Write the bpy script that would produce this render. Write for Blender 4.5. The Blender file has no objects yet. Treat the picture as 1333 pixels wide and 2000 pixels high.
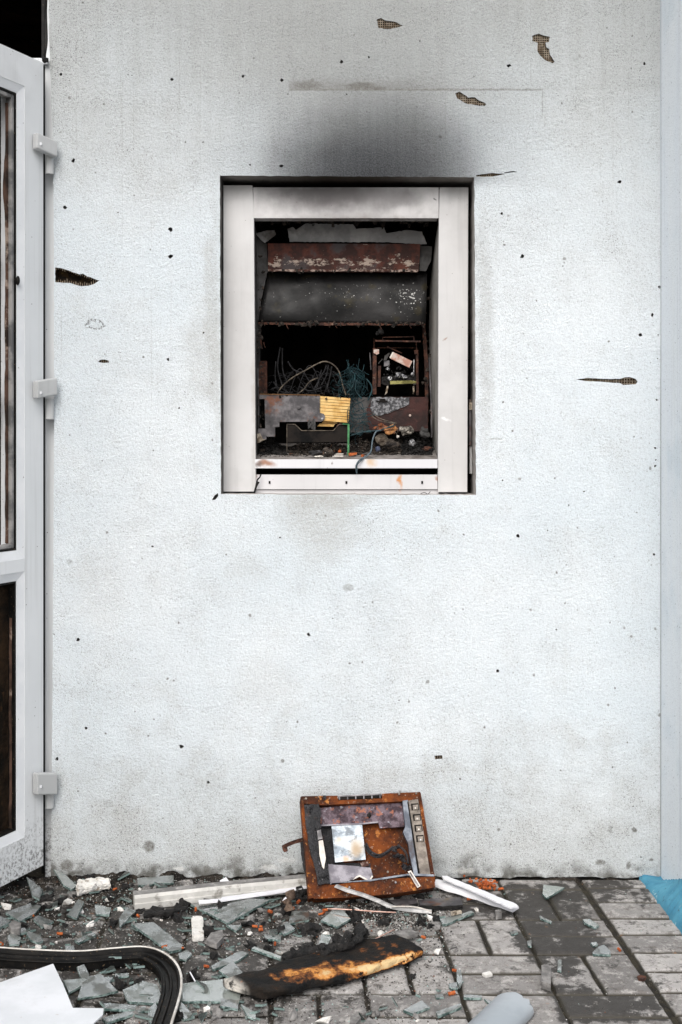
import bpy, bmesh, math, random
from mathutils import Vector, Matrix, noise as mn
from mathutils.geometry import tessellate_polygon
random.seed(7)
R = math.radians
scene = bpy.context.scene
col = scene.collection
# ------------------------------------------------------------------ camera
D, S, VX, VY = 3.4, 700.0, 670.0, 860.0
EYE = (1715 - VY) / S
cd = bpy.data.cameras.new('camera'); cam = bpy.data.objects.new('camera', cd); col.objects.link(cam)
cam.location = (0, -D, EYE); cam.rotation_euler = (R(90), 0, 0)
cd.sensor_fit = 'VERTICAL'; cd.sensor_height = 36; cd.sensor_width = 24
cd.lens = S * D / 2000 * 36
cd.shift_x = -3.5 / 2000; cd.shift_y = -140 / 2000
cd.clip_end = 200; cd.clip_start = .05
scene.camera = cam
# ------------------------------------------------------------------ light
SUN_EL, SUN_AZ = R(46), R(-11)      # azimuth: degrees east of straight behind the camera
w = bpy.data.worlds.new('World'); scene.world = w; w.use_nodes = True
wn = w.node_tree; bgn = wn.nodes['Background']
sky = wn.nodes.new('ShaderNodeTexSky'); sky.sky_type = 'NISHITA'; sky.sun_disc = False
sky.sun_elevation = SUN_EL; sky.sun_rotation = R(180) - SUN_AZ
sky.dust_density = 4.0; sky.air_density = 1.0; sky.ozone_density = 1.0
hs = wn.nodes.new('ShaderNodeHueSaturation'); hs.inputs['Saturation'].default_value = .45     # milky overcast
wn.links.new(sky.outputs[0], hs.inputs['Color']); wn.links.new(hs.outputs[0], bgn.inputs[0]); bgn.inputs[1].default_value = 0.14
sl = bpy.data.lights.new('sun', 'SUN'); sl.energy = 1.15; sl.angle = R(50); sl.color = (1.0, .985, .96)
so = bpy.data.objects.new('sun', sl); col.objects.link(so)
sdir = Vector((math.sin(SUN_AZ) * math.cos(SUN_EL), -math.cos(SUN_AZ) * math.cos(SUN_EL), math.sin(SUN_EL)))
so.rotation_euler = sdir.to_track_quat('Z', 'Y').to_euler(); so.location = sdir * 10
scene.view_settings.view_transform = 'Standard'; scene.view_settings.look = 'None'
scene.view_settings.exposure = 0.60; scene.view_settings.gamma = 1
# ------------------------------------------------------------------ picture -> place
def W(px, py, Y=0.0):
    t = (D + Y) / D
    return Vector(((px - VX) / S * t, Y, EYE + (VY - py) / S * t))
def G(px, py, z=0.0):
    t = (EYE - z) * S / (py - VY)
    return Vector(((px - VX) / S * t, D * (t - 1), z))
def c1(x, y): return (400 + x / 2.38, 300 + y / 2.38)
def c2(x, y): return (400 + x / 2.38, 620 + y / 2.38)
def c3(x, y): return (530 + x / 3.603, 1520 + y / 3.603)
def c4(x, y): return (x / 2.666, 1660 + y / 2.666)
def c5(x, y): return (400 + x / 2.666, 1680 + y / 2.666)
def c6(x, y): return (833 + x / 2.666, 1660 + y / 2.666)
def ca(x, y): return (480 + x / 6.06, 620 + y / 6.06)
def cb(x, y): return (680 + x / 6.665, 620 + y / 6.665)
# ------------------------------------------------------------------ material helper
class Mat:
    def __init__(s, name, rough=.7, metal=0.0, spec=.3):
        s.m = bpy.data.materials.new(name); s.m.use_nodes = True
        s.t = s.m.node_tree; s.b = s.t.nodes['Principled BSDF']
        s.set('Roughness', rough); s.set('Metallic', metal); s.set('Specular IOR Level', spec)
        s.pos = s.n('ShaderNodeNewGeometry').outputs['Position']
        s._o = None
    @property
    def obj(s):
        if not s._o: s._o = s.n('ShaderNodeTexCoord').outputs['Object']
        return s._o
    def n(s, ty, **k):
        x = s.t.nodes.new(ty)
        for a, v in k.items(): setattr(x, a, v)
        return x
    def put(s, sock, v):
        if isinstance(v, bpy.types.NodeSocket): s.t.links.new(v, sock)
        elif isinstance(v, (tuple, list)) and len(v) == 3 and sock.type == 'RGBA': sock.default_value = (*v, 1)
        else: sock.default_value = v
    def set(s, name, v): s.put(s.b.inputs[name], v)
    def math(s, op, a, b=0.0, c=None, clamp=False):
        x = s.n('ShaderNodeMath', operation=op, use_clamp=clamp); s.put(x.inputs[0], a); s.put(x.inputs[1], b)
        if c is not None: s.put(x.inputs[2], c)
        return x.outputs[0]
    def vm(s, op, a, b=(0, 0, 0)):
        x = s.n('ShaderNodeVectorMath', operation=op); s.put(x.inputs[0], a); s.put(x.inputs[1], b)
        return x.outputs['Value'] if op in ('LENGTH', 'DISTANCE', 'DOT_PRODUCT') else x.outputs[0]
    def noise(s, scale, detail=4, rough=.55, vec=None, dist=0.0):
        x = s.n('ShaderNodeTexNoise'); s.put(x.inputs['Vector'], vec if vec is not None else s.pos)
        x.inputs['Scale'].default_value = scale; x.inputs['Detail'].default_value = detail
        x.inputs['Roughness'].default_value = rough; x.inputs['Distortion'].default_value = dist
        return x.outputs[0]
    def vor(s, scale, vec=None, feature='F1', out=0, rnd=1.0):
        x = s.n('ShaderNodeTexVoronoi', feature=feature); s.put(x.inputs['Vector'], vec if vec is not None else s.pos)
        x.inputs['Scale'].default_value = scale; x.inputs['Randomness'].default_value = rnd
        return x.outputs[out]
    def step(s, v, a, b, lo=0.0, hi=1.0, smooth=True):
        x = s.n('ShaderNodeMapRange', interpolation_type='SMOOTHSTEP' if smooth else 'LINEAR')
        s.put(x.inputs[0], v); x.inputs[1].default_value = a; x.inputs[2].default_value = b
        x.inputs[3].default_value = lo; x.inputs[4].default_value = hi
        return x.outputs[0]
    def mix(s, f, a, b, blend='MIX'):
        x = s.n('ShaderNodeMix', data_type='RGBA', blend_type=blend)
        s.put(x.inputs[0], f); s.put(x.inputs[6], a); s.put(x.inputs[7], b)
        return x.outputs[2]
    def scale(s, v, sc):
        return s.vm('MULTIPLY', v, sc)
    def sep(s, v=None):
        x = s.n('ShaderNodeSeparateXYZ'); s.put(x.inputs[0], v if v is not None else s.pos); return x.outputs
    def bump(s, h, strength=.5, dist=.002, prev=None):
        x = s.n('ShaderNodeBump'); x.inputs['Strength'].default_value = strength; x.inputs['Distance'].default_value = dist
        s.put(x.inputs['Height'], h)
        if prev is not None: s.put(x.inputs['Normal'], prev)
        s.set('Normal', x.outputs[0]); return x.outputs[0]
    def mul(s, a, b): return s.math('MULTIPLY', a, b)
    def mx(s, a, b): return s.math('MAXIMUM', a, b)
    def blob(s, px, py, rx, ry, vec, soft=.5, Y=0.0):      # ellipse stain on the wall plane, picture units
        c = W(px, py, Y)
        v = s.vm('SUBTRACT', vec, (c.x, 0, c.z)); v = s.vm('MULTIPLY', v, (S / rx, 0, S / ry))
        return s.step(s.vm('LENGTH', v), soft, 1.0, 1.0, 0.0)
    def attr(s, name):
        x = s.n('ShaderNodeAttribute'); x.attribute_name = name; return x.outputs
    def rand(s): return s.n('ShaderNodeObjectInfo').outputs['Random']
    def color(s, c): s.set('Base Color', c)
# ------------------------------------------------------------------ object helpers
def tag(o, label=None, cat=None, group=None, kind=None):
    if label: o['label'] = label
    if cat: o['category'] = cat
    if group: o['group'] = group
    if kind: o['kind'] = kind
    return o
def thing(name, loc, label, cat, group=None):
    o = bpy.data.objects.new(name, None); col.objects.link(o); o.location = loc; o.empty_display_size = .05
    return tag(o, label, cat, group)
def mesh_obj(name, vs, fs, mats, parent=None, mi=None, origin=None, smooth=False, bevel=0.0):
    vs = [Vector(v) for v in vs]
    if parent is not None: o0 = sum_loc(parent)
    elif origin is not None: o0 = Vector(origin)
    else:
        o0 = Vector((sum(v.x for v in vs) / len(vs), sum(v.y for v in vs) / len(vs), min(v.z for v in vs)))
    me = bpy.data.meshes.new(name)
    me.from_pydata([tuple(v - o0) for v in vs], [], fs)
    if not isinstance(mats, (list, tuple)): mats = [mats]
    for m in mats: me.materials.append(m.m if isinstance(m, Mat) else m)
    if mi: me.polygons.foreach_set('material_index', mi)
    if smooth: me.polygons.foreach_set('use_smooth', [True] * len(fs))
    me.update()
    o = bpy.data.objects.new(name, me); col.objects.link(o)
    if parent is not None: o.parent = parent
    else: o.location = o0
    if bevel:
        b = o.modifiers.new('bevel', 'BEVEL'); b.width = bevel; b.segments = 2; b.limit_method = 'ANGLE'; b.angle_limit = R(40)
    return o
def sum_loc(o):
    v = Vector(o.location)
    while o.parent: o = o.parent; v = v + Vector(o.location)
    return v
class MB:                       # mesh builder
    def __init__(s): s.v, s.f, s.mi = [], [], []
    def add(s, vs, fs, mi=0):
        n = len(s.v); s.v += [Vector(v) for v in vs]; s.f += [[i + n for i in f] for f in fs]; s.mi += [mi] * len(fs)
    def box(s, x0, x1, y0, y1, z0, z1, mi=0):
        s.add([(x0,y0,z0),(x1,y0,z0),(x1,y1,z0),(x0,y1,z0),(x0,y0,z1),(x1,y0,z1),(x1,y1,z1),(x0,y1,z1)],
              [(0,3,2,1),(4,5,6,7),(0,1,5,4),(1,2,6,5),(2,3,7,6),(3,0,4,7)], mi)
    def prism(s, front, back, mi=0, side=None):
        front = [Vector(p) for p in front]; back = [Vector(p) for p in back]; n = len(front)
        tris = tessellate_polygon([front])
        vs = front + back
        s.add(vs, [tuple(t) for t in tris] + [tuple(n + i for i in reversed(t)) for t in tris], mi)
        s.add(vs, [(i, (i + 1) % n, n + (i + 1) % n, n + i) for i in range(n)], mi if side is None else side)
    def tube(s, pts, r, seg=6, mi=0, sm=4, r2=None):
        pts = smooth_path([Vector(p) for p in pts], sm); N = len(pts)
        up = Vector((0.13, .2, 1)).normalized(); rings = []
        for i, p in enumerate(pts):
            t = (pts[min(i+1, N-1)] - pts[max(i-1, 0)]).normalized()
            a = t.cross(up)
            if a.length < .05: a = t.cross(Vector((1, 0, 0)))
            a.normalize(); b = t.cross(a).normalized()
            rr = r if r2 is None else r + (r2 - r) * i / (N - 1)
            rings.append([p + (a * math.cos(k * 2 * math.pi / seg) + b * math.sin(k * 2 * math.pi / seg)) * rr for k in range(seg)])
        vs = [v for ring in rings for v in ring]
        fs = [(i*seg+k, i*seg+(k+1) % seg, (i+1)*seg+(k+1) % seg, (i+1)*seg+k) for i in range(N-1) for k in range(seg)]
        fs += [tuple(reversed(range(seg))), tuple((N-1)*seg + k for k in range(seg))]
        s.add(vs, fs, mi)
    def sweep(s, pts, prof, mi_of=None, sm=6, up=(0, 0, 1)):   # prof: closed list of (side, up)
        pts = smooth_path([Vector(p) for p in pts], sm); N = len(pts); n = len(prof); up = Vector(up); vs = []
        for i, p in enumerate(pts):
            t = (pts[min(i+1, N-1)] - pts[max(i-1, 0)]).normalized(); a = t.cross(up).normalized(); b = a.cross(t).normalized()
            vs += [p + a * q[0] + b * q[1] for q in prof]
        base = len(s.v); s.v += vs
        for i in range(N-1):
            for k in range(n):
                s.f.append([base + i*n+k, base + i*n+(k+1) % n, base + (i+1)*n+(k+1) % n, base + (i+1)*n+k]); s.mi.append(mi_of(k) if mi_of else 0)
        for e in (0, N-1):
            s.f.append([base + e*n + k for k in range(n)]); s.mi.append(0)
    def lump(s, c, r, mi=0, sub=2, amp=.35, fr=1.3, sq=(1, 1, 1)):
        bm = bmesh.new(); bmesh.ops.create_icosphere(bm, subdivisions=sub, radius=1)
        off = Vector((random.random()*50, random.random()*50, 0)); c = Vector(c)
        for v in bm.verts:
            k = 1 + amp * mn.noise(v.co * fr + off) * 1.6
            v.co = v.co * k
        vs = [c + Vector((v.co.x*r*sq[0], v.co.y*r*sq[1], v.co.z*r*sq[2])) for v in bm.verts]
        fs = [[v.index for v in f.verts] for f in bm.faces]; bm.free(); s.add(vs, fs, mi)
    def obj(s, name, mats, parent=None, **k): return mesh_obj(name, s.v, s.f, mats, parent, mi=s.mi, **k)
def smooth_path(p, n):
    if n <= 1 or len(p) < 3: return p
    out = []
    for i in range(len(p) - 1):
        a, b, c, d = p[max(i-1, 0)], p[i], p[i+1], p[min(i+2, len(p)-1)]
        for k in range(n):
            t = k / n
            out.append(.5 * ((2*b) + (c-a)*t + (2*a-5*b+4*c-d)*t*t + (3*b-a-3*c+d)*t*t*t))
    return out + [p[-1]]
def wp(name, pts, Y, th, mat, parent, bevel=0.0, amp=0.0, **k):   # plate facing the camera, outline in picture units at depth Y
    if amp: pts = ragged(pts, amp)
    f = [W(x, y, Y) for x, y in pts]; b = [v + Vector((0, th, 0)) for v in f]
    m = MB(); m.prism(f, b); return m.obj(name, mat, parent, bevel=bevel, **k)
def rect(x0, y0, x1, y1): return [(x0, y0), (x1, y0), (x1, y1), (x0, y1)]
def ragged(pts, amp, stepl=5):
    out = []
    for i, (x, y) in enumerate(pts):
        x2, y2 = pts[(i+1) % len(pts)]; L = math.hypot(x2-x, y2-y); n = max(1, int(L / stepl))
        for k in range(n):
            t = k / n; j = amp if k else amp * .3
            out.append((x + (x2-x)*t + random.uniform(-j, j), y + (y2-y)*t + random.uniform(-j, j)))
    return out
# ------------------------------------------------------------------ materials
def m_stucco():
    m = Mat('stucco', .92, spec=.15); p = m.pos; x, y, z = m.sep()
    warp = m.n('ShaderNodeTexNoise'); m.put(warp.inputs['Vector'], p); warp.inputs['Scale'].default_value = 9; warp.inputs['Detail'].default_value = 5
    wv = m.vm('ADD', p, m.vm('MULTIPLY', m.vm('SUBTRACT', warp.outputs[1], (.5, .5, .5)), (.10, 0, .10)))
    wf = m.n('ShaderNodeTexNoise'); m.put(wf.inputs['Vector'], p); wf.inputs['Scale'].default_value = 60; wf.inputs['Detail'].default_value = 3
    wv2 = m.vm('ADD', p, m.vm('MULTIPLY', m.vm('SUBTRACT', wf.outputs[1], (.5, .5, .5)), (.022, 0, .022)))
    wv3 = m.vm('ADD', p, m.vm('MULTIPLY', m.vm('SUBTRACT', wf.outputs[1], (.5, .5, .5)), (.009, 0, .009)))
    big = m.noise(1.6, 5, .6); mid = m.noise(9, 5, .6)
    streak = m.noise(1.0, 5, .6, m.scale(p, (30, 1, 1.6)))
    base = m.mix(m.step(big, .35, .65), (.675, .735, .772), (.74, .785, .812))
    base = m.mix(m.mul(m.step(mid, .5, .75), .35), base, (.60, .62, .62))
    base = m.mix(m.mul(m.step(streak, .58, .8), .18), base, (.50, .51, .49))
    pat = m.step(m.noise(3.3, 5, .65, m.vm('ADD', p, (4, 0, 9))), .48, .68)
    base = m.mix(m.mul(pat, .12), base, (.47, .475, .46))
    thin = m.noise(1.0, 4, .6, m.scale(p, (95, 1, 1.1)))
    base = m.mix(m.mul(m.mul(m.step(thin, .60, .74), m.step(z, .8, 2.2)), .45), base, (.33, .33, .32))
    # dirt at the head of the wall, at its foot
    top = m.mul(m.step(m.math('ADD', z, m.mul(m.math('SUBTRACT', big, .5), .8)), 1.6, 2.5), m.step(streak, .2, .7, .82, 1.0))
    base = m.mix(m.mul(top, .85), base, (.36, .37, .36))
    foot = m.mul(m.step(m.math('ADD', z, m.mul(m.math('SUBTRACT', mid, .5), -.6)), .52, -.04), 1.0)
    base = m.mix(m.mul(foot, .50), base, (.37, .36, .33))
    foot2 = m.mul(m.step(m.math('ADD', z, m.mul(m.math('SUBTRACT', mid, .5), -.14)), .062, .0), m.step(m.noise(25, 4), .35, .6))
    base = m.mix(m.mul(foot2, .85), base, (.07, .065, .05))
    # speckle of the scraped render: short dark worm marks
    sp = m.noise(330, 2, .6, p, 1.2); sp2 = m.noise(150, 3, .6, p, 1.0)
    sp3 = m.noise(620, 2, .7, p, .4)
    gr = m.mx(m.mul(m.step(sp, .57, .67), m.math('ADD', m.step(mid, .35, .65, .25, .8), m.math('ADD', m.mul(pat, .7), m.mul(foot, .5)))), m.mul(m.step(m.math('ADD', m.mul(sp3, .6), m.mul(sp2, .4)), .55, .63), .8))
    dirty = m.mx(top, m.mx(m.mul(foot, .8), .30))
    base = m.mix(m.mul(gr, m.math('ADD', m.mul(dirty, .6), .46, clamp=True)), base, (.09, .088, .082))
    dots = m.mul(m.step(m.vor(34, wv3), .13, .07), m.step(m.noise(14, 2), .55, .61))
    base = m.mix(m.mul(dots, .8), base, (.10, .095, .085))
    dots3 = m.mul(m.step(m.vor(15, m.vm('ADD', wv3, (2, 0, 5))), .085, .05), m.step(m.noise(5, 2), .50, .56))
    base = m.mix(m.mul(dots3, .7), base, (.16, .155, .14))
    dots2 = m.mul(m.step(m.vor(110, p), .20, .10), m.step(m.noise(40, 2), .55, .62))
    base = m.mix(m.mul(dots2, .6), base, (.14, .13, .12))
    # soot thrown up out of the opening
    wsn = m.n('ShaderNodeTexNoise'); m.put(wsn.inputs['Vector'], p); wsn.inputs['Scale'].default_value = 4.5; wsn.inputs['Detail'].default_value = 3
    wvs = m.vm('ADD', p, m.vm('MULTIPLY', m.vm('SUBTRACT', wsn.outputs[1], (.5, .5, .5)), (.10, 0, .07)))
    c = m.blob(725, 405, 265, 270, wvs, .0)
    c2_ = m.blob(730, 370, 400, 380, wvs, .0)
    above = m.step(z, W(0, 352).z - .03, W(0, 345).z)
    fine = m.noise(1, 4, .6, m.scale(p, (75, 1, 3)))
    gsoot = m.math('ADD', m.mul(c, .88), m.mul(c2_, .25))
    gsoot = m.mul(gsoot, m.step(m.math('ADD', m.mul(fine, .5), m.mul(mid, .5)), .3, .7, .82, 1.12, False))
    gsoot = m.mul(gsoot, above)
    gsoot = m.math('SUBTRACT', 1.0, m.math('POWER', 2.718, m.mul(gsoot, -3.5)))
    gsoot = m.mul(gsoot, m.step(m.noise(260, 2, .6), .35, .65, .93, 1.0))
    base = m.mix(gsoot, base, (.016, .016, .019))
    up = m.mul(m.blob(700, 40, 520, 300, wv, .1), .50)
    base = m.mix(up, base, (.30, .31, .30))
    def stain(px, py, rx, ry, k, c=(.20, .19, .165), vec=wv, soft=.3):
        nonlocal base
        base = m.mix(m.mul(m.mul(m.blob(px, py, rx, ry, vec, soft), k), m.step(sp2, .35, .6, .6, 1)), base, c)
    stain(625, 1010, 105, 130, .48, (.42, .41, .38)); stain(650, 975, 160, 25, .35, (.38, .37, .34))
    stain(400, 680, 60, 120, .35, (.42, .42, .40)); stain(945, 640, 25, 320, .45, (.38, .38, .36)); stain(420, 640, 20, 320, .4, (.38, .38, .36))
    stain(520, 1330, 90, 70, .2, (.45, .44, .42)); stain(200, 1150, 70, 120, .18, (.45, .44, .42)); stain(480, 1110, 60, 40, .25, (.42, .42, .4))
    for q in [(292, 1653, 15, 15, .8), (212, 1570, 14, 12, .2), (131, 1690, 17, 14, .8), (404, 1697, 9, 11, .6), (1173, 1684, 13, 7, .8), (1228, 1690, 6, 10, .7), (1240, 1621, 6, 6, .9),
              (1192, 1620, 5, 12, .4), (680, 1148, 14, 9, .45), (137, 1097, 8, 8, .35), (1273, 1679, 5, 4, .8), (612, 1662, 12, 8, .35), (968, 857, 16, 2.5, .5), (1275, 1745, 5, 5, .5)]:
        stain(*q, c=(.12, .11, .09), vec=wv3, soft=.5)
    for q in [(350, 1697, 16, 6, .8), (525, 1695, 24, 7, .6), (560, 1680, 26, 8, .5), (905, 1700, 30, 8, .5)]:
        stain(*q, c=(.72, .72, .70), vec=wv2, soft=.4)
    # scuff ring and the outline left by an old sign
    rc = W(186, 634); v = m.vm('MULTIPLY', m.vm('SUBTRACT', wv2, (rc.x, 0, rc.z)), (S/17, 0, S/9)); rl = m.vm('LENGTH', v)
    ring = m.mul(m.mul(m.step(rl, .6, .85), m.step(rl, 1.25, 1.0)), m.step(sp2, .42, .5))
    base = m.mix(m.mul(ring, .75), base, (.08, .08, .08))
    lz = W(0, 175).z; lx0 = W(565, 0).x; lx1 = W(1060, 0).x
    wz = m.sep(wv2)[2]; wx = m.sep(wv2)[0]
    ln = m.mul(m.step(m.math('ABSOLUTE', m.math('SUBTRACT', m.math('ADD', z, m.mul(m.math('SUBTRACT', wz, z), .25)), lz)), .0045, .0015), m.mul(m.step(x, lx0 - .003, lx0), m.step(x, lx1 + .003, lx1)))
    halo = m.mul(m.mul(m.step(z, lz - .004, lz + .001), m.step(wz, lz + .045, lz)), m.mul(m.step(x, lx0 - .003, lx0), m.step(x, lx1 - .2, lx1 - .5, .15, 1)))
    ln2 = m.mul(m.step(m.math('ABSOLUTE', m.math('SUBTRACT', x, lx1)), .0035, .001), m.mul(m.step(z, lz - .09, lz - .05), m.step(z, lz + .003, lz)))
    base = m.mix(m.mul(m.mx(m.mul(ln, .6), m.mx(m.mul(halo, .42), m.mul(ln2, .4))), m.step(sp2, .3, .6, .5, 1)), base, (.16, .15, .13))
    for q in [(600, 166, 40, 12, .6), (705, 168, 45, 10, .7), (740, 172, 20, 6, .5)]: stain(*q, c=(.13, .12, .105), vec=wv3, soft=.3)
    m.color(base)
    h = m.math('ADD', m.mul(m.noise(300, 3, .6, p, 1.0), 1.0), m.mul(m.noise(120, 4, .6), 1.0))
    nb = m.bump(h, 1.0, .0036); m.bump(m.noise(7, 4), .5, .012, nb)
    return m
def m_side():
    m = Mat('side_wall_paint', .85, spec=.2); x, y, z = m.sep()
    st = m.noise(1, 5, .6, m.scale(m.pos, (20, 20, 1.3)))
    base = m.mix(m.step(st, .35, .7), (.77, .82, .86), (.80, .845, .87))
    base = m.mix(m.mul(m.step(m.noise(5, 4), .5, .7), .45), base, (.60, .69, .75))
    base = m.mix(m.mul(m.step(m.noise(1, 4, .6, m.scale(m.pos, (60, 60, 1))), .55, .7), .4), base, (.55, .58, .60))
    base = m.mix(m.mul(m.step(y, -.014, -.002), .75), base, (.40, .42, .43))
    gsp = m.step(m.noise(330, 2, .6, m.pos, 1.2), .57, .67); base = m.mix(m.mul(gsp, .4), base, (.2, .21, .22))
    d = m.mul(m.step(m.vor(60), .15, .07), m.step(m.noise(20, 2), .52, .57))
    base = m.mix(m.mul(d, .8), base, (.1, .11, .12)); m.color(base)
    hh = m.math('ADD', m.noise(300, 3, .6, m.pos, 1.0), m.noise(120, 4, .6)); m.bump(hh, .8, .003); return m
def m_blue():
    m = Mat('blue_paint', .7, spec=.3)
    b = m.mix(m.step(m.noise(12, 5), .35, .65), (.05, .21, .32), (.09, .30, .41))
    b = m.mix(m.mul(m.step(m.noise(90, 3), .62, .7), .8), b, (.05, .10, .13))
    b = m.mix(m.mul(m.step(m.noise(35, 4), .64, .7), .7), b, (.42, .58, .62)); m.color(b); m.bump(m.noise(120, 4), .6, .003); return m
def metal_paint(name, base, dark, sootn=0.0, rough=.5, rustn=.0, blobs=()):
    m = Mat(name, rough, spec=.4); b = m.mix(m.step(m.noise(4, 4), .35, .7), base, dark)
    b = m.mix(m.mul(m.step(m.noise(1, 4, .6, m.scale(m.pos, (60, 60, 3))), .5, .8), .25), b, tuple(c*.6 for c in base))
    d = m.mul(m.step(m.vor(70), .085, .05), m.step(m.noise(25, 2), .56, .6)); b = m.mix(m.mul(d, .85), b, (.07, .05, .04))
    if rustn: b = m.mix(m.mul(m.step(m.noise(14, 5, .65), .62, .72), rustn), b, (.30, .11, .03))
    if sootn: b = m.mix(m.mul(m.step(m.noise(6, 5, .65), .45, .7), sootn), b, (.05, .045, .042))
    wf = m.n('ShaderNodeTexNoise'); m.put(wf.inputs['Vector'], m.pos); wf.inputs['Scale'].default_value = 25; wf.inputs['Detail'].default_value = 4
    wv = m.vm('ADD', m.pos, m.vm('MULTIPLY', m.vm('SUBTRACT', wf.outputs[1], (.5, .5, .5)), (.05, 0, .05)))
    for (px, py, rx, ry, k, c, Y) in blobs: b = m.mix(m.mul(m.blob(px, py, rx, ry, wv, .1, Y), k), b, c)
    m.color(b); m.bump(m.noise(60, 3), .12, .002); return m
soot = (.045, .042, .04)
M_STUCCO, M_SIDE, M_BLUE = m_stucco(), m_side(), m_blue()
M_COL = metal_paint('beige_grey_paint', (.50, .495, .49), (.57, .565, .56), rough=.55, sootn=.10, blobs=[(466, 362, 50, 40, .3, soot, .06), (886, 362, 40, 50, .35, soot, .06), (499, 800, 10, 200, .3, (.3, .25, .2), .06), (872, 820, 8, 6, .8, (.8, .8, .8), .06), (868, 662, 5, 4, .7, (.25, .13, .08), .06)])
M_HEAD = metal_paint('sooted_paint', (.55, .54, .535), (.60, .59, .585), rough=.55, sootn=.35, blobs=[(660, 380, 210, 60, .95, (.10, .09, .09), .06), (600, 372, 120, 26, .7, (.07, .065, .065), .06), (790, 385, 60, 30, .55, (.12, .11, .11), .06), (676, 440, 240, 26, .9, (.10, .07, .05), .06), (850, 391, 4, 4, .9, (.05, .05, .05), .06)])
M_LIP = metal_paint('bright_lip_paint', (.60, .60, .62), (.66, .66, .67), rough=.38, blobs=[(517, 907, 26, 10, .85, (.28, .10, .03), .05), (505, 908, 12, 8, .7, (.06, .04, .03), .05), (728, 905, 14, 14, .6, (.55, .32, .10), .05), (650, 905, 3, 5, .8, (.1, .08, .06), .05)])
M_FASC = metal_paint('lower_fascia_paint', (.54, .535, .54), (.60, .59, .60), rough=.5, blobs=[(780, 940, 5, 26, .9, (.50, .20, .04), .06), (500, 930, 9, 12, .9, (.15, .07, .03), .06), (855, 932, 7, 8, .8, (.3, .12, .04), .06)])
M_PVC = metal_paint('white_pvc', (.60, .62, .64), (.66, .68, .70), rough=.42, blobs=[])
def dirty_pvc():
    m = Mat('door_pvc', .42, spec=.45); x, y, z = m.sep()
    b = m.mix(m.step(m.noise(3, 4), .3, .7), (.68, .70, .71), (.74, .755, .765))
    b = m.mix(m.mul(m.step(m.noise(1, 5, .6, m.scale(m.pos, (50, 50, 2))), .5, .75), .3), b, (.38, .38, .37))
    d = m.mul(m.step(m.vor(55), .11, .06), m.step(m.noise(18, 2), .53, .58)); b = m.mix(m.mul(d, .85), b, (.10, .085, .07))
    f = m.mul(m.step(m.math('ADD', z, m.mul(m.noise(20, 5, .7), -.35)), .06, -.16), m.step(m.noise(110, 5, .75), .47, .60)); b = m.mix(m.mul(f, .85), b, (.07, .065, .06))
    t = m.mul(m.step(z, 1.9, 2.5), .35); b = m.mix(m.mul(t, m.step(m.noise(8, 4), .4, .7)), b, (.30, .30, .29))
    m.color(b); m.bump(m.noise(30, 3), .06, .002); return m
M_DOOR = dirty_pvc()
def simple(name, a, b, sc=20, rough=.8, metal=0.0, spec=.3, bump=.4, bd=.003, lo=.4, hi=.62, extra=None, det=5):
    m = Mat(name, rough, metal, spec); c = m.mix(m.step(m.noise(sc, det, .62), lo, hi), a, b)
    for (esc, elo, ehi, k, ec) in (extra or []): c = m.mix(m.mul(m.step(m.noise(esc, 5, .65), elo, ehi), k), c, ec)
    m.color(c)
    if bump: m.bump(m.noise(sc*4, 5, .6), bump, bd)
    return m
M_BLACK = simple('soot_black', (.006, .006, .006), (.018, .015, .013), 15, .9, spec=.1)
M_CHARROOM = simple('charred_interior', (.006, .005, .004), (.03, .018, .010), 6, .95, spec=.08, bump=.9, bd=.02, extra=[(9, .60, .7, .6, (.10, .05, .02))])
M_RUSTBAR = simple('rust_brown_bar', (.045, .018, .012), (.12, .035, .016), 28, .7, spec=.3, extra=[(22, .56, .60, .9, (.50, .40, .33)), (11, .55, .68, .8, (.035, .035, .038))])
def rustbar():
    m = Mat('rust_brown_bar_pale', .7); x, y, z = m.sep(); c = m.mix(m.step(m.noise(28, 5, .62), .4, .62), (.030, .010, .007), (.085, .022, .012))
    c = m.mix(m.mul(m.step(m.noise(14, 4), .52, .64), .85), c, (.045, .043, .045))
    zz = W(0, 515, .2).z
    low = m.step(m.math('ABSOLUTE', m.math('SUBTRACT', z, zz)), .032, .0, 0, .13)
    c = m.mix(m.mul(m.step(m.math('ADD', m.noise(38, 6, .75, m.scale(m.pos, (.6, 1, 1.3))), low), .63, .68), .85), c, (.42, .34, .28))
    m.color(c); m.bump(m.noise(120, 5), .5, .003); return m
M_RUSTBAR = rustbar()
M_HOOD = simple('burnt_black_plate', (.012, .012, .013), (.035, .034, .034), 9, .38, .3, .5, bump=.25, extra=[(20, .58, .68, .6, (.06, .05, .02)), (120, .64, .70, .5, (.30, .30, .29)), (5, .55, .75, .5, (.05, .055, .065))])
def hood():
    m = Mat('burnt_black_plate', .55, .1, .3)
    c = m.mix(m.step(m.noise(9, 5), .4, .62), (.007, .007, .007), (.022, .021, .021))
    c = m.mix(m.mul(m.step(m.noise(20, 5), .56, .68), .5), c, (.04, .032, .013))
    n1 = m.noise(150, 4, .6); a = m.blob(800, 585, 55, 50, m.pos, .1, .2); b2 = m.blob(700, 575, 130, 38, m.pos, .1, .2)
    c = m.mix(m.step(m.math('ADD', n1, m.math('ADD', m.mul(a, .12), m.mul(b2, .06))), .70, .74), c, (.50, .50, .48))
    m.color(c); m.bump(m.noise(50, 5), .4, .004); m.set('Roughness', m.step(m.noise(14, 4), .3, .7, .45, .75)); return m
M_HOOD = hood()
M_FILM = simple('grey_peeling_film', (.22, .22, .22), (.34, .335, .33), 12, .7, extra=[(9, .52, .70, .8, (.07, .055, .045))])
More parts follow.
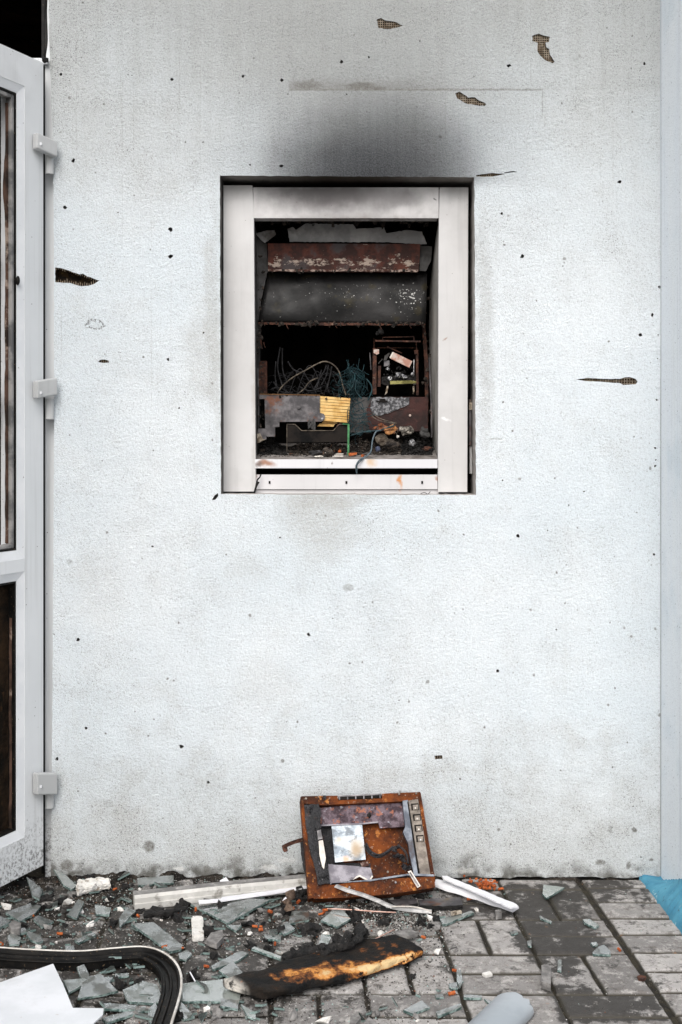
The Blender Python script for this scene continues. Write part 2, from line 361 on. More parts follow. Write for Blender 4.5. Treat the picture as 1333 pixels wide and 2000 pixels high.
M_SIDEFILM = simple('sooty_side_film', (.035, .034, .033), (.095, .092, .09), 12, .7, extra=[(9, .5, .70, .8, (.03, .026, .022))])
M_STEEL = simple('heat_stained_steel', (.055, .052, .055), (.16, .15, .155), 22, .45, .5, .5, bump=.15, extra=[(16, .55, .66, .75, (.16, .055, .022)), (10, .58, .7, .6, (.20, .13, .04)), (30, .6, .7, .5, (.02, .02, .022))])
M_YELLOW = simple('scorched_yellow_laminate', (.50, .29, .08), (.66, .44, .17), 30, .6, bump=.1, extra=[(16, .52, .66, .7, (.55, .24, .07))])
M_YDARK = simple('laminate_gap', (.10, .05, .02), (.16, .08, .03), 30)
M_GREEN = simple('green_paint_edge', (.03, .13, .05), (.07, .24, .10), 30, .5, extra=[(40, .6, .7, .7, (.35, .17, .05))])
M_BRKT = simple('sooty_bracket', (.006, .005, .004), (.014, .009, .006), 30, .6)
M_REDPL = simple('maroon_plate', (.018, .008, .007), (.045, .015, .012), 20, .55, .2, extra=[(60, .6, .72, .4, (.2, .1, .06))])
M_ASH = simple('ash_grey_plate', (.05, .05, .053), (.24, .24, .25), 170, .6, .3, lo=.45, hi=.62, det=3)
M_RUSTDK = simple('dark_rust', (.025, .010, .007), (.085, .032, .018), 60, .75, extra=[(70, .6, .7, .6, (.26, .17, .12))])
M_RUSTEDGE = simple('flaking_edge', (.05, .018, .012), (.34, .26, .22), 60, .8)
M_PINKRUST = simple('pale_rust_block', (.50, .42, .37), (.38, .20, .15), 70, .75)
M_TEAL = simple('teal_cable', (.006, .020, .025), (.014, .050, .058), 60, .55)
M_GREYCABLE = simple('ash_cable', (.05, .042, .034), (.15, .125, .095), 80, .85)
M_DKCABLE = simple('burnt_cable', (.008, .008, .009), (.026, .026, .028), 80, .8)
M_CHAR = simple('char', (.005, .005, .005), (.018, .016, .015), 60, .75, spec=.35, bump=1.0, bd=.006, extra=[(110, .64, .7, .6, (.18, .17, .16))])
M_ASHDEB = simple('ashy_debris', (.012, .010, .009), (.065, .052, .042), 70, .9, bump=1.0, bd=.006, extra=[(130, .6, .68, .8, (.42, .38, .33)), (50, .62, .68, .7, (.22, .10, .05))])
M_CREAM = simple('cream_ash', (.46, .40, .32), (.16, .12, .08), 50, .9, bump=1, bd=.006, extra=[(60, .56, .66, .8, (.04, .03, .025))])
M_SILVER = simple('foil', (.10, .10, .11), (.5, .5, .5), 140, .35, .7)
M_SHELF = simple('ash_covered_shelf', (.16, .145, .135), (.26, .24, .225), 40, .8, extra=[(16, .5, .65, .7, (.08, .065, .055))])
def m_rust():
    m = Mat('orange_rust', .82, .1, .25)
    c = m.mix(m.step(m.noise(18, 6, .65), .35, .6), (.036, .010, .004), (.165, .042, .007))
    c = m.mix(m.mul(m.step(m.noise(11, 6, .65), .48, .62), .9), c, (.030, .011, .006))
    c = m.mix(m.mul(m.step(m.noise(45, 6, .7), .58, .66), .7), c, (.50, .20, .05))
    c = m.mix(m.mul(m.step(m.noise(160, 3), .64, .7), .6), c, (.35, .28, .22))
    m.color(c); m.bump(m.noise(90, 6, .7), .8, .003); return m
M_RUST = m_rust()
M_MOTTLE = simple('blistered_purple_rust', (.045, .028, .035), (.16, .12, .14), 50, .5, .3, bump=1.0, bd=.004, extra=[(46, .56, .64, .8, (.36, .13, .07)), (80, .6, .67, .8, (.34, .34, .38)), (22, .62, .7, .7, (.03, .02, .025))])
def whiteplate():
    m = Mat('scorched_white_plate', .5, .15, .4)
    c = m.mix(m.step(m.noise(30, 5, .65), .42, .62), (.48, .53, .57), (.22, .26, .30))
    c = m.mix(m.mul(m.step(m.noise(26, 5, .65, m.scale(m.pos, (1, 1, 1.7))), .50, .60), .85), c, (.12, .14, .16))
    wf = m.noise(40, 4)
    for (x, y, r, cc, k) in [(600, 465, 32, (.10, .045, .02), .95), (600, 455, 48, (.42, .33, .22), .7), (520, 520, 26, (.62, .25, .06), .9), (470, 420, 24, (.55, .45, .33), .8), (555, 575, 50, (.6, .34, .14), .6)]:
        px, py = c3(x, y); q = W(px, py, -.09)
        v = m.vm('MULTIPLY', m.vm('SUBTRACT', m.pos, tuple(q)), (1, .2, 1)); L = m.math('ADD', m.vm('LENGTH', v), m.mul(m.math('SUBTRACT', wf, .5), .016))
        rr = 1.5 * r / 3.603 / S
        c = m.mix(m.mul(m.step(L, rr, rr*.4), k), c, cc)
    m.color(c); m.bump(m.noise(60, 4), .3, .003); return m
M_WPLATE = whiteplate()
M_MELT = simple('melted_black_plastic', (.005, .005, .006), (.018, .017, .02), 50, .32, spec=.5, bump=1.0, bd=.006, extra=[(60, .64, .69, .8, (.22, .21, .23)), (18, .60, .7, .6, (.10, .05, .04))])
M_LAV = simple('scorched_grey_plate', (.13, .12, .14), (.28, .265, .29), 25, .55, .1, extra=[(20, .58, .66, .8, (.06, .05, .055)), (60, .64, .7, .7, (.55, .53, .50))])
M_SILV2 = simple('bluish_metal_strip', (.07, .08, .10), (.18, .20, .23), 24, .5, .4, extra=[(20, .6, .7, .7, (.06, .05, .05))])
M_TAUPE = simple('dirty_taupe_strip', (.14, .12, .10), (.27, .235, .20), 30, .7, extra=[(22, .52, .66, .8, (.07, .055, .05))])
M_CREAMW = simple('yellowed_white', (.62, .58, .52), (.5, .46, .42), 40, .6)
M_DIRT = simple('dark_dirt', (.009, .008, .007), (.035, .029, .023), 35, .95, spec=.15, bump=1.0, bd=.006, extra=[(220, .60, .66, .7, (.22, .20, .18)), (14, .56, .7, .5, (.10, .085, .07))])
def m_paver():
    m = Mat('concrete_paver', .85, spec=.3); a = m.attr('tone')[2]; x, y, z = m.sep()
    p = m.pos
    c = m.mix(a, (.155, .147, .14), (.35, .335, .32))
    c = m.mix(m.mul(m.step(m.noise(26, 7, .75), .50, .62), .75), c, (.44, .42, .395))
    c = m.mix(m.mul(m.step(m.noise(34, 7, .75, m.vm('ADD', p, (3, 3, 3))), .50, .62), .7), c, (.12, .105, .095))
    c = m.mix(m.mul(m.step(m.noise(11, 6, .7, m.vm('ADD', p, (8, 3, 3))), .58, .66), .6), c, (.50, .48, .455))
    c = m.mix(m.mul(m.step(m.noise(420, 2), .58, .66), .4), c, (.06, .06, .058))
    c = m.mix(m.mul(m.step(m.noise(300, 2), .64, .7), .5), c, (.45, .43, .41))
    nz = m.noise(18, 8, .74); nz2 = m.noise(5, 4, .6)
    def zone(x0, x1, y0, y1, s=.03):
        return m.mul(m.mul(m.step(x, x0 - s, x0 + s), m.step(x, x1 + s, x1 - s)), m.mul(m.step(y, y0 - s, y0 + s), m.step(y, y1 + s, y1 - s)))
    z1 = zone(.43, .63, -.52, -.04); z2 = zone(.30, .60, -.30, -.04); z3 = zone(.46, .68, -.84, -.71, .012); z4 = zone(.62, .82, -.18, -.0); z5 = zone(-3, .02, -.75, 0, .12); z6 = zone(.45, .56, -.72, -.5)
    dz = m.mx(m.mul(m.mx(z1, z3), .19), m.mx(m.mul(m.mx(z4, z2), .13), m.mx(m.mul(z5, .15), m.mul(z6, .12))))
    dark = m.step(m.math('ADD', m.math('ADD', nz, dz), m.mul(m.math('SUBTRACT', nz2, .5), .25)), .545, .645)
    light = m.step(z, -.006, -.001)
    c = m.mix(m.mul(dark, .93), c, (.028, .025, .022))
    c = m.mix(m.math('SUBTRACT', 1.0, light), c, (.05, .045, .035))
    c = m.mix(m.mul(m.step(m.noise(22, 5, .6), .66, .72), .35), c, (.35, .18, .09))
    m.color(c); nb = m.bump(m.noise(220, 4, .7), .7, .003); m.bump(m.noise(30, 5), .6, .006, nb)
    m.set('Roughness', m.step(dark, 0, 1, .9, .62)); return m
M_PAVER = m_paver()
M_MOSS = simple('mossy_joint_soil', (.016, .014, .011), (.032, .027, .017), 30, .95, bump=1.0, bd=.005, extra=[(180, .62, .68, .6, (.2, .18, .15))])
M_GROUND = simple('far_asphalt', (.08, .078, .075), (.14, .135, .13), 4, .9, extra=[(120, .6, .7, .4, (.22, .21, .2))])
def m_glass(name):
    m = Mat(name, .10, spec=.25); o = m.obj
    n = m.noise(30, 4, .6, m.pos)
    dm = m.step(n, .40, .68)
    rn = m.rand()
    m.color(m.mix(m.mul(m.math('POWER', rn, 5.0), .8), m.mix(dm, (.040, .049, .045), (.088, .092, .084)), (.24, .27, .25)))
    m.set('Transmission Weight', m.step(dm, 0, 1, .45, .10)); m.set('IOR', 1.36)
    m.set('Roughness', m.step(dm, 0, 1, .10, .42)); return m
M_GLASS = m_glass('dusty_glass')
M_GEDGE = Mat('glass_edge', .3, spec=.3); M_GEDGE.color(M_GEDGE.mix(M_GEDGE.step(M_GEDGE.noise(120, 3, .6, M_GEDGE.obj), .4, .65), (.06, .11, .10), (.42, .54, .51))); M_GEDGE.set('Transmission Weight', .35)
M_ORANGE = simple('orange_clay_bit', (.26, .055, .014), (.42, .11, .028), 60, .75, extra=[(80, .6, .7, .6, (.10, .035, .02))])
M_FOAMW = simple('dirty_white_foam', (.62, .60, .56), (.70, .68, .65), 40, .9, bump=.9, bd=.005, extra=[(35, .55, .66, .8, (.22, .17, .12)), (90, .62, .68, .7, (.08, .06, .05))])
M_STONE = simple('grey_stone', (.13, .125, .12), (.24, .23, .22), 50, .9, bump=.8, extra=[(40, .6, .7, .6, (.07, .06, .05))])
M_TRIM = simple('weathered_trim', (.42, .41, .385), (.54, .53, .50), 18, .6, bump=.2, extra=[(30, .54, .68, .75, (.14, .13, .11)), (9, .55, .7, .5, (.25, .24, .22))])
M_TRIMTOP = simple('grimy_trim_top', (.14, .135, .13), (.25, .24, .23), 30, .6, bump=.2, extra=[(60, .6, .7, .7, (.4, .38, .35))])
M_WHITE = simple('white_plastic', (.64, .64, .67), (.72, .72, .74), 10, .45, bump=.08, extra=[(60, .68, .74, .7, (.25, .2, .16)), (12, .62, .75, .3, (.5, .48, .46))])
M_SHEET = simple('white_sheet', (.56, .58, .60), (.64, .655, .68), 8, .4, bump=.08, extra=[(90, .66, .72, .5, (.35, .3, .27)), (14, .58, .72, .35, (.5, .5, .5))])
M_RUBBER = simple('black_rubber', (.003, .003, .003), (.009, .008, .007), 30, .5, spec=.15, bump=.2, extra=[(170, .63, .68, .9, (.14, .10, .06))])
M_PALE = simple('pale_gasket_rim', (.45, .42, .38), (.62, .60, .56), 25, .5, extra=[(40, .6, .7, .6, (.15, .12, .1))])
M_GPIPE = simple('grey_blue_plastic', (.27, .30, .325), (.32, .35, .375), 8, .35, spec=.5, bump=.06, extra=[(70, .68, .74, .8, (.08, .07, .06)), (14, .6, .75, .4, (.2, .2, .2))])
M_NET = simple('glass_fibre_net', (.16, .12, .08), (.36, .30, .23), 60, .9, bump=0)
M_FOAMHOLE = simple('burnt_insulation', (.010, .007, .005), (.045, .026, .010), 60, .95, bump=1, bd=.006, extra=[(40, .60, .66, .7, (.20, .13, .04))])
M_HOLEDK = simple('hole_dark', (.02, .018, .017), (.07, .065, .06), 120, .95)
M_COPPER = simple('copper_wire', (.50, .30, .24), (.66, .45, .38), 90, .45, .5)
def m_plank():
    m = Mat('charred_foam_plank', .8, spec=.25); o = m.obj; x, y, z = m.sep(o)
    n = m.noise(9, 6, .66, o); n2 = m.noise(24, 6, .7, o)
    # u runs along the plank (object x), y across it
    band = m.mul(m.mul(m.step(x, -.215, -.10), m.step(x, .09, -.03)), m.mul(m.step(y, .04, -.02), m.step(z, .018, .032)))
    rim = m.mul(m.mul(m.step(x, .0, .06), m.step(y, -.045, -.062)), m.mul(m.mul(m.step(z, .008, .014), m.step(z, .034, .026)), m.step(m.noise(22, 5, .7, o), .42, .52)))
    sig = m.math('ADD', m.mul(band, .32), m.math('ADD', m.mul(rim, .36), m.mul(m.math('SUBTRACT', m.math('ADD', m.mul(n, .6), m.mul(n2, .6)), .62), 1.5)))
    c = m.mix(m.step(n2, .4, .6), (.004, .004, .004), (.014, .010, .007))
    c = m.mix(m.step(sig, .10, .20), c, (.16, .055, .015)); c = m.mix(m.step(sig, .20, .27), c, (.55, .24, .06)); c = m.mix(m.step(sig, .29, .42), c, (.66, .48, .25))
    c = m.mix(m.mul(m.mul(m.step(x, -.215, -.235), m.step(z, .045, .02)), m.step(n2, .35, .5)), c, (.62, .58, .52))
    m.color(c); nb = m.bump(m.noise(70, 6, .7, o), 1.0, .008); m.bump(m.vor(55, m.vm('MULTIPLY', o, (.6, 1.2, 1)), 'DISTANCE_TO_EDGE'), .6, .006, nb); return m
M_PLANK = m_plank()
# ================================================================== SETTING: the ground
gm = MB(); gm.add([(-30, -30, -.06), (30, -30, -.06), (30, 12, -.06), (-30, 12, -.06)], [(0, 1, 2, 3)])
tag(gm.obj('ground', M_GROUND, origin=(0, 0, -.06)), kind='structure')
SH = .058
def PX(x, d): return x + SH * d                  # the paving runs slightly askew to the wall
pv = MB(); tones = []
def paver(x0, x1, d0, d1):
    if x1 - x0 < .02 or d1 - d0 < .02: return
    j = .0035; x0 += j; x1 -= j; d0 += j; d1 -= j
    near = d0 < 1.25 and x1 > -1.2
    n = 5 if near else 2
    dz = random.uniform(-.0015, .0015); tx = random.uniform(-.008, .008); ty = random.uniform(-.008, .008); ph = random.random() * 9
    def ringpts(inset, z, jit):
        out = []
        cs = [(x0+inset, d0+inset), (x1-inset, d0+inset), (x1-inset, d1-inset), (x0+inset, d1-inset)]
        for i in range(4):
            a, b = cs[i], cs[(i+1) % 4]
            for k in range(n):
                t = k / n; px = a[0] + (b[0]-a[0])*t; pd = a[1] + (b[1]-a[1])*t
                q = mn.noise(Vector((px*60, pd*60, ph))) * jit; q2 = mn.noise(Vector((px*60, pd*60, ph+5))) * jit
                zz = z + dz + (px-x0)*tx + (pd-d0)*ty
                out.append(Vector((PX(px+q, pd+q2), -(pd+q2), min(zz, .003))))
        return out
    rings = [ringpts(0, -.05, .001), ringpts(0, -.007, .0025), ringpts(.003, -.0025, .004), ringpts(.009, .0, .003)]
    N = 4 * n; vs = [v for r in rings for v in r]; fs = []
    for r in range(3):
        for k in range(N): fs.append((r*N+k, (r+1)*N+k, (r+1)*N+(k+1) % N, r*N+(k+1) % N))
    fs.append(tuple(3*N + k for k in reversed(range(N))))
    pv.add(vs, fs); tones.extend([random.random()] * len(fs))
P = .105
XA = .652                                       # the long joint before the border strip
for i in range(0, 20):
    x1 = XA - .001 - i * 2 * P - (.011 if i else 0); x0 = x1 - 2 * P - (.012 if i == 0 else 0)
    for k in range(-1, 20):
        d0 = .08 + k * 2 * P; d1 = d0 + 2 * P
        if (i + k) % 2 == 0:
            xm = (x0 + x1) / 2; segs = [(x0, xm, d0, d1), (xm, x1, d0, d1)]
        else: segs = [(x0, x1, d0, d0 + P), (x0, x1, d0 + P, d1)]
        for a, b, c, d in segs: paver(a, b, max(c, .002), d)
for k in range(-1, 38):
    d0 = .08 + .095 + (k - 1) * P; paver(XA + .007, XA + .007 + .21, max(d0, .002), d0 + P)
po = pv.obj('pavement', M_PAVER, origin=(0, 0, 0)); tag(po, kind='structure')
at = po.data.attributes.new('tone', 'FLOAT', 'FACE'); at.data.foreach_set('value', tones)
js = MB(); js.add([(-4.4, 0.3, -.009), (1.1, .3, -.009), (1.1, -4.1, -.009), (-4.4, -4.1, -.009)], [(0, 3, 2, 1)])
tag(js.obj('joint_soil', M_MOSS, origin=(0, 0, -.009)), kind='structure')
# dirt lying over the paving
def dirt_h(X, d):
    px = VX + X * S / (1 - d / D); q = Vector((X * 9, d * 9, 3.1))
    lit = 1 if px < 560 else max(0, 1 - (px - 560) / 420)
    nearw = max(0, 1 - d / .30)
    a = .95 * lit * (.48 + .52 * nearw) + .55 * max(0, 1 - d / .035)
    n1 = mn.fractal(q, 1.0, 2.0, 5) ; n2 = mn.fractal(Vector((X * 45, d * 45, 1)), 1.0, 2.0, 3)
    if d < .30: a += .35 * max(0, 1 - abs(px - 700) / 260)
    return -.014 + a * .0165 + n1 * .013 * (.4 + a) + n2 * .0035 * (.3 + a)
dm = MB(); nx, ny = 430, 250; x0, x1, d1 = -1.35, .82, 1.3
vs = []
for j in range(ny + 1):
    for i in range(nx + 1):
        X = x0 + (x1 - x0) * i / nx; d = d1 * j / ny - (.0 if X > -.8 else 0)
        vs.append((X, -d, dirt_h(X, d)))
fs = [(j*(nx+1)+i, (j+1)*(nx+1)+i, (j+1)*(nx+1)+i+1, j*(nx+1)+i+1) for j in range(ny) for i in range(nx)]
dm.add(vs, fs)
do = dm.obj('dirt', M_DIRT, origin=(0, 0, 0), smooth=True); tag(do, 'dark dirt and ash spread over the paving along the foot of the wall', 'dirt', kind='stuff')
def top_z(X, Y): return max(.0, dirt_h(X, -Y))
# ================================================================== THE BUILDING
B = thing('building', (-.2, .3, 0), 'white rendered building wall pitted with small holes and sooted above its opening', 'building')
HOLES = []                                        # (outline px, depth, netted)
HOLES.append((ragged([(737,38),(745,35),(752,40),(770,42),(787,50),(776,54),(757,57),(740,55)], .8), .022, True))
HOLES.append((ragged([(1040,70),(1053,66),(1065,70),(1074,72),(1073,82),(1066,83),(1067,92),(1073,96),(1075,108),(1084,120),(1080,124),(1066,118),(1055,108),(1050,100),(1051,84),(1040,80)], .8), .022, True))
HOLES.append((ragged([(890,182),(898,179),(906,184),(915,191),(928,190),(935,196),(950,203),(948,207),(932,206),(910,202),(893,192)], .7), .022, True))
HOLES.append((ragged([(91 + a/5.127, 500 + b/5.127) for a, b in [(88,115),(130,120),(240,150),(330,185),(370,178),(410,205),(530,245),(480,280),(420,300),(330,300),(240,270),(140,265),(90,262)]], .7), .03, True))
HOLES.append(([(192,707),(196,703),(204,702),(212,704),(214,708),(203,709)], .012, True))
HOLES.append((ragged([(1050 + a/3.333, 500 + b/3.333) for a, b in [(246,804),(330,794),(430,800),(540,800),(570,790),(600,788),(640,800),(652,818),(640,836),(560,840),(540,828),(430,820),(330,815)]], .4), .02, True))
HOLES.append((ragged([(931,341.5),(960,338),(987,340),(962,345),(931,345)], .5), .015, True))
HOLES.append((ragged([(414,977),(419,968),(426,963),(427,969),(421,976)], .8), .012, False))
HOLES.append(([(849,1476),(864,1475),(865,1482),(850,1483)], .010, True))
HOLES.append(([(985,337),(1003,334),(1012,336),(1003,336.5),(986,338.5)], .004, False))
for (x, y, r) in [(119,146,3.5),(336,155,3.6),(475,149,3),(551,156,3.6),(668,121,4),(995,128,4),(677,184,2),(144,314,3.8),(127,405,4),(334,448,5),(334,501,4),(329,702,3),(1211,355,4.5),(1020,501,4),(981,417,3),
        (1274,615,3.6),(1252,654,3.5),(1012,1047,4.3),(603,1240,3.8),(354,1458,4.5),(973,1311,3.6),(153,1250,4),(298,1067,2.4),(350,797,2.6),(547,1050,2.3),(550,324,4.4),(1259,124,3.2),(721,112,2.6),(1111,987,2),
        (1087,1230,1.8),(780,1368,1.8),(407,1528,3.6),(168,1422,3),(112,1482,3.8),(489,322,2.2),(250,146,1.6),(258,147,1.4),(1289,561,3),(1286,654,1.8),(1285,700,1.6),(1283,781,2.6),(1280,875,2.6),(1281,898,2),(1280,910,2.6),(1278,1083,2.8),
        (1141,960,2),(982,938,1.8),(1070,1036,1.8),(1197,1498,1.8),(1237,1575,1.6),(650,1208,1.6),(398,650,1.8),(231,415,1.6),(264,1390,1.6),(905,1190,1.5),(560,1410,1.5),(820,80,1.6),(1100,520,1.6),(300,880,1.6),(200,900,1.6)]:
    n = 8 if r > 2.5 else 6; ph = random.random() * 6
    HOLES.append(([(x + r*random.uniform(.45, 1.35)*math.cos(ph+2*math.pi*k/n), y + r*random.uniform(.45, 1.3)*math.sin(ph+2*math.pi*k/n)) for k in range(n)], .014 if r > 2.5 else .006, False))
OPEN = [(430, 343), (927, 346), (930, 967), (432, 965)]
def jag(a, b, amp, st=.015):
    a, b = Vector(a), Vector(b); L = (b-a).length; n = max(1, int(L/st)); o = []
    nrm = Vector((b-a).yx).normalized() if False else Vector((-(b-a).y, (b-a).x)).normalized()
    for k in range(n):
        q = a + (b-a)*(k/n)
        if k: q = q + nrm * random.uniform(-amp, amp)
        o.append(q)
    return o
def w2(px, py): v = W(px, py); return Vector((v.x, v.z))
left = [w2(93, -60), w2(95, 0), w2(104, 300), w2(106, 520), w2(106, 900), w2(102, 1500)]
XR = .886
outer = jag((XR, .003), (XR, 3.4), 0, 9) + [Vector((XR, 3.4)), Vector((-4, 3.4)), Vector((-4, -.05)), Vector((-1.95, -.05)), Vector((-1.95, 2.75)), Vector((left[0].x, 2.75))]
for a, b in zip(left[:-1], left[1:]): outer += jag(a, b, .0012)
outer += jag(left[-1], w2(100, 1714), .0012) + jag(w2(100, 1714), (XR, .001), .0035, .02)
# front sheet with its holes
wb = MB()
loops = [[Vector((p.x, 0, p.y)) for p in outer], [W(*p) for p in ragged(OPEN, .6, 9)]] + [[W(*p) for p in h[0]] for h in HOLES]
flat = [v for l in loops for v in l]
from mathutils.geometry import delaunay_2d_cdt
edges = []; st_ = 0
for l in loops:
    edges += [(st_ + i, st_ + (i+1) % len(l)) for i in range(len(l))]; st_ += len(l)
ov, oe, of, _, _, _ = delaunay_2d_cdt([Vector((v.x, v.z)) for v in flat], edges, [], 0, 1e-6)
def inside(q, l):
    c = False; n = len(l)
    for i in range(n):
        a, b = l[i], l[i-1]
        if (a.z > q[1]) != (b.z > q[1]) and q[0] < (b.x-a.x)*(q[1]-a.z)/(b.z-a.z)+a.x: c = not c
    return c
boxes = [(min(v.x for v in l), max(v.x for v in l), min(v.z for v in l), max(v.z for v in l)) for l in loops]
keep = []
for f_ in of:
    q = sum((ov[i] for i in f_), Vector((0, 0))) / len(f_)
    if not inside(q, loops[0]): continue
    if any(b_[0] < q.x < b_[1] and b_[2] < q.y < b_[3] and inside(q, l) for b_, l in zip(boxes[1:], loops[1:])): continue
    keep.append(tuple(f_))
wb.add([(v.x, 0, v.y) for v in ov], keep)
def wall_ring(loop, depth, mi, cap=None):
    n = len(loop); bk = [v + Vector((0, depth, 0)) for v in loop]
    wb.add(loop + bk, [(i, (i+1) % n, n+(i+1) % n, n+i) for i in range(n)], mi)
    if cap is not None: wb.add(bk, [tuple(t) for t in tessellate_polygon([[Vector((v.x, v.z, 0)) for v in bk]])], cap)
wall_ring(loops[0], .14, 0)
wall_ring(loops[1], .14, 1)
for h, lp in zip(HOLES, loops[2:]): wall_ring(lp, h[1], 2 if h[2] else 3, 2 if h[2] else 3)
M_REVEAL = metal_paint('sooted_reveal', (.30, .28, .26), (.40, .38, .36), sootn=.4, rough=.9, blobs=[(680, 345, 330, 90, .98, (.03, .02, .012), .0), (432, 650, 30, 700, .97, (.02, .017, .015), 0)])
wall_ring([v + Vector((0, .14, 0)) for v in [Vector((XR,0,.003)), Vector((XR,0,3.4)), Vector((-4,0,3.4)), Vector((-4,0,-.05))]], .01, 0)
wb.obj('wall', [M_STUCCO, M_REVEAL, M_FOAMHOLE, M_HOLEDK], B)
# net strands showing in the holes
def clip_lines(poly, vertical, pitch):
    vals = [p[0] if vertical else p[1] for p in poly]; t = min(vals) + pitch*.5; out = []
    while t < max(vals):
        xs = []
        for i in range(len(poly)):
            a, b = poly[i], poly[(i+1) % len(poly)]
            u0, u1 = (a[0], b[0]) if vertical else (a[1], b[1])
            if (u0 <= t) != (u1 <= t):
                f = (t-u0)/(u1-u0); o0, o1 = (a[1], b[1]) if vertical else (a[0], b[0]); xs.append(o0 + (o1-o0)*f)
        xs.sort()
        for k in range(0, len(xs)-1, 2): out.append((t, xs[k], xs[k+1]))
        t += pitch
    return out
for hi_, (poly, dep, net) in enumerate(HOLES):
    if not net: continue
    nb_ = MB()
    for vert in (True, False):
        for (t, a, b) in clip_lines(poly, vert, 4.3 if hi_ != 5 else 5.2):
            if hi_ in (4, 8) and not vert: continue
            if hi_ == 3:                              # torn: only stumps at the rim
                if not vert: continue
                segs = [(a, min(b, a + random.uniform(2, 5))), (max(a, b - random.uniform(3, 9)), b)]
            else: segs = [(a, b)]
            for (s0, s1) in segs:
                wd = .55
                q = [(t-wd, s0), (t+wd, s0), (t+wd, s1), (t-wd, s1)] if vert else [(s0, t-wd), (s1, t-wd), (s1, t+wd), (s0, t+wd)]
                f = [W(x, y, .004) for x, y in q]; nb_.prism(f, [v + Vector((0, .0009, 0)) for v in f])
    nb_.obj('reinforcing_net', M_NET, B)
# plastic door frame standing in the doorway, wall side
fm = MB()
def vpanel(mb, xs, Y, z0, z1, th, mi=0): mb.box(xs[0], xs[1], Y, Y + th, z0, z1, mi)
XF0, XF1 = W(91, 0, .05).x, -.806
f = MB(); f.box(XF0 , XF1+.012, .032, .10, -.01, 2.75); f.obj('door_frame', M_DOOR, B, bevel=.003)
f = MB(); f.box(XF0 - .010, XF0 - .001, .035, .09, 0, 2.75); f.obj('frame_seal', M_RUBBER, B)
f = MB(); f.box(-1.95, XF0 - .012, .05, .10, 2.36 + .07, 2.50, 0)
# the burnt room behind the doorway
rm = MB(); a = (-2.6, -.78, .145, 3.0, -.03, 2.9)
x0_, x1_, y0_, y1_, z0_, z1_ = a
rm.add([(x0_,y0_,z0_),(x1_,y0_,z0_),(x1_,y1_,z0_),(x0_,y1_,z0_),(x0_,y0_,z1_),(x1_,y0_,z1_),(x1_,y1_,z1_),(x0_,y1_,z1_)], [(0,1,2,3),(4,7,6,5),(1,5,6,2),(2,6,7,3),(3,7,4,0)])
rm.obj('room', M_CHARROOM, B)
for k in range(9):
    t = MB(); xx = random.uniform(-1.7, -.95); yy = random.uniform(.5, 1.6)
    t.tube([(xx, yy, 0), (xx + random.uniform(-.1, .1), yy, 1.0), (xx + random.uniform(-.3, .3), yy + .1, random.uniform(1.6, 2.6))], random.uniform(.02, .05), 6, sm=5)
    t.obj('charred_batten', M_CHARROOM, B)
# hinge knuckles fixed to the frame come with the door below
# torn black strip at the head of the frame
t = MB(); t.tube([W(92, -20, .0), W(90, 30, .0), W(91, 80, -.005), W(88, 110, -.01), W(90, 120, -.005)], .004, 5); t.obj('hanging_seal', M_RUBBER, B)
t = MB(); t.lump(W(88, 117, -.01), .009, amp=.5); t.obj('melted_seal_lump', M_CHAR, B)
f = MB(); f.box(W(65,0,.03).x, W(96,0,.03).x, .015, .03, W(0,126,.02).z, W(0,114,.02).z); f.obj('frame_corner_plate', M_PVC, B, bevel=.002)
# ---- side wall coming forward on the right, blue at its foot
SW = thing('side_wall', (XR, -.6, 0), 'pale bluish white side wall with a bright blue painted foot', 'wall')
YE = -.45
def blue_top(d): return -.012 + .085 * min(1, d / .22) + .03 * max(0, d - .22)
sw = MB(); n = 60; pts = []
for k in range(n + 1):
    d = -YE * k / n; pts.append((d, max(blue_top(d) + random.uniform(-.0015, .0015), .0)))
for k in range(n):
    (da, za), (db, zb) = pts[k], pts[k+1]
    sw.add([(XR + .0005, -da, za), (XR + .0005, -db, zb), (XR + .0005, -db, 3.4), (XR + .0005, -da, 3.4)], [(0, 1, 2, 3)])
fr_ = MB(); fr_.add([(XR+.0005, YE, -.05), (5, YE, -.05), (5, YE, 3.4), (XR+.0005, YE, 3.4)], [(0, 1, 2, 3)]); fr_.obj('outer_face', M_STUCCO, SW)
sw.add([(XR+.0005, .5, 3.4), (5, .5, 3.4), (5, YE, 3.4), (XR+.0005, YE, 3.4)], [(0, 1, 2, 3)])
sw.add([(5, .5, 0), (5, YE, 0), (5, YE, 3.4), (5, .5, 3.4)], [(0, 1, 2, 3)])
sw.obj('wall_face', M_SIDE, SW)
bl = MB()
for k in range(n):
    (da, za), (db, zb) = pts[k], pts[k+1]
    def sec(d, z):
        xf = .826 + .036 * d + .002 * mn.noise(Vector((d*60, 0, 0)))
        return [(xf, -d, -.03), (xf + .001, -d, .004), (xf + .015, -d, .010 + z*.25), (XR - .006, -d, z*.8 + .004), (XR + .001, -d, z + .006)]
    A, B_ = sec(da, za), sec(db, zb)
    bl.add(A + B_, [(i, i+1, 5+i+1, 5+i) for i in range(4)])
bl.obj('painted_foot', M_BLUE, SW, smooth=True)
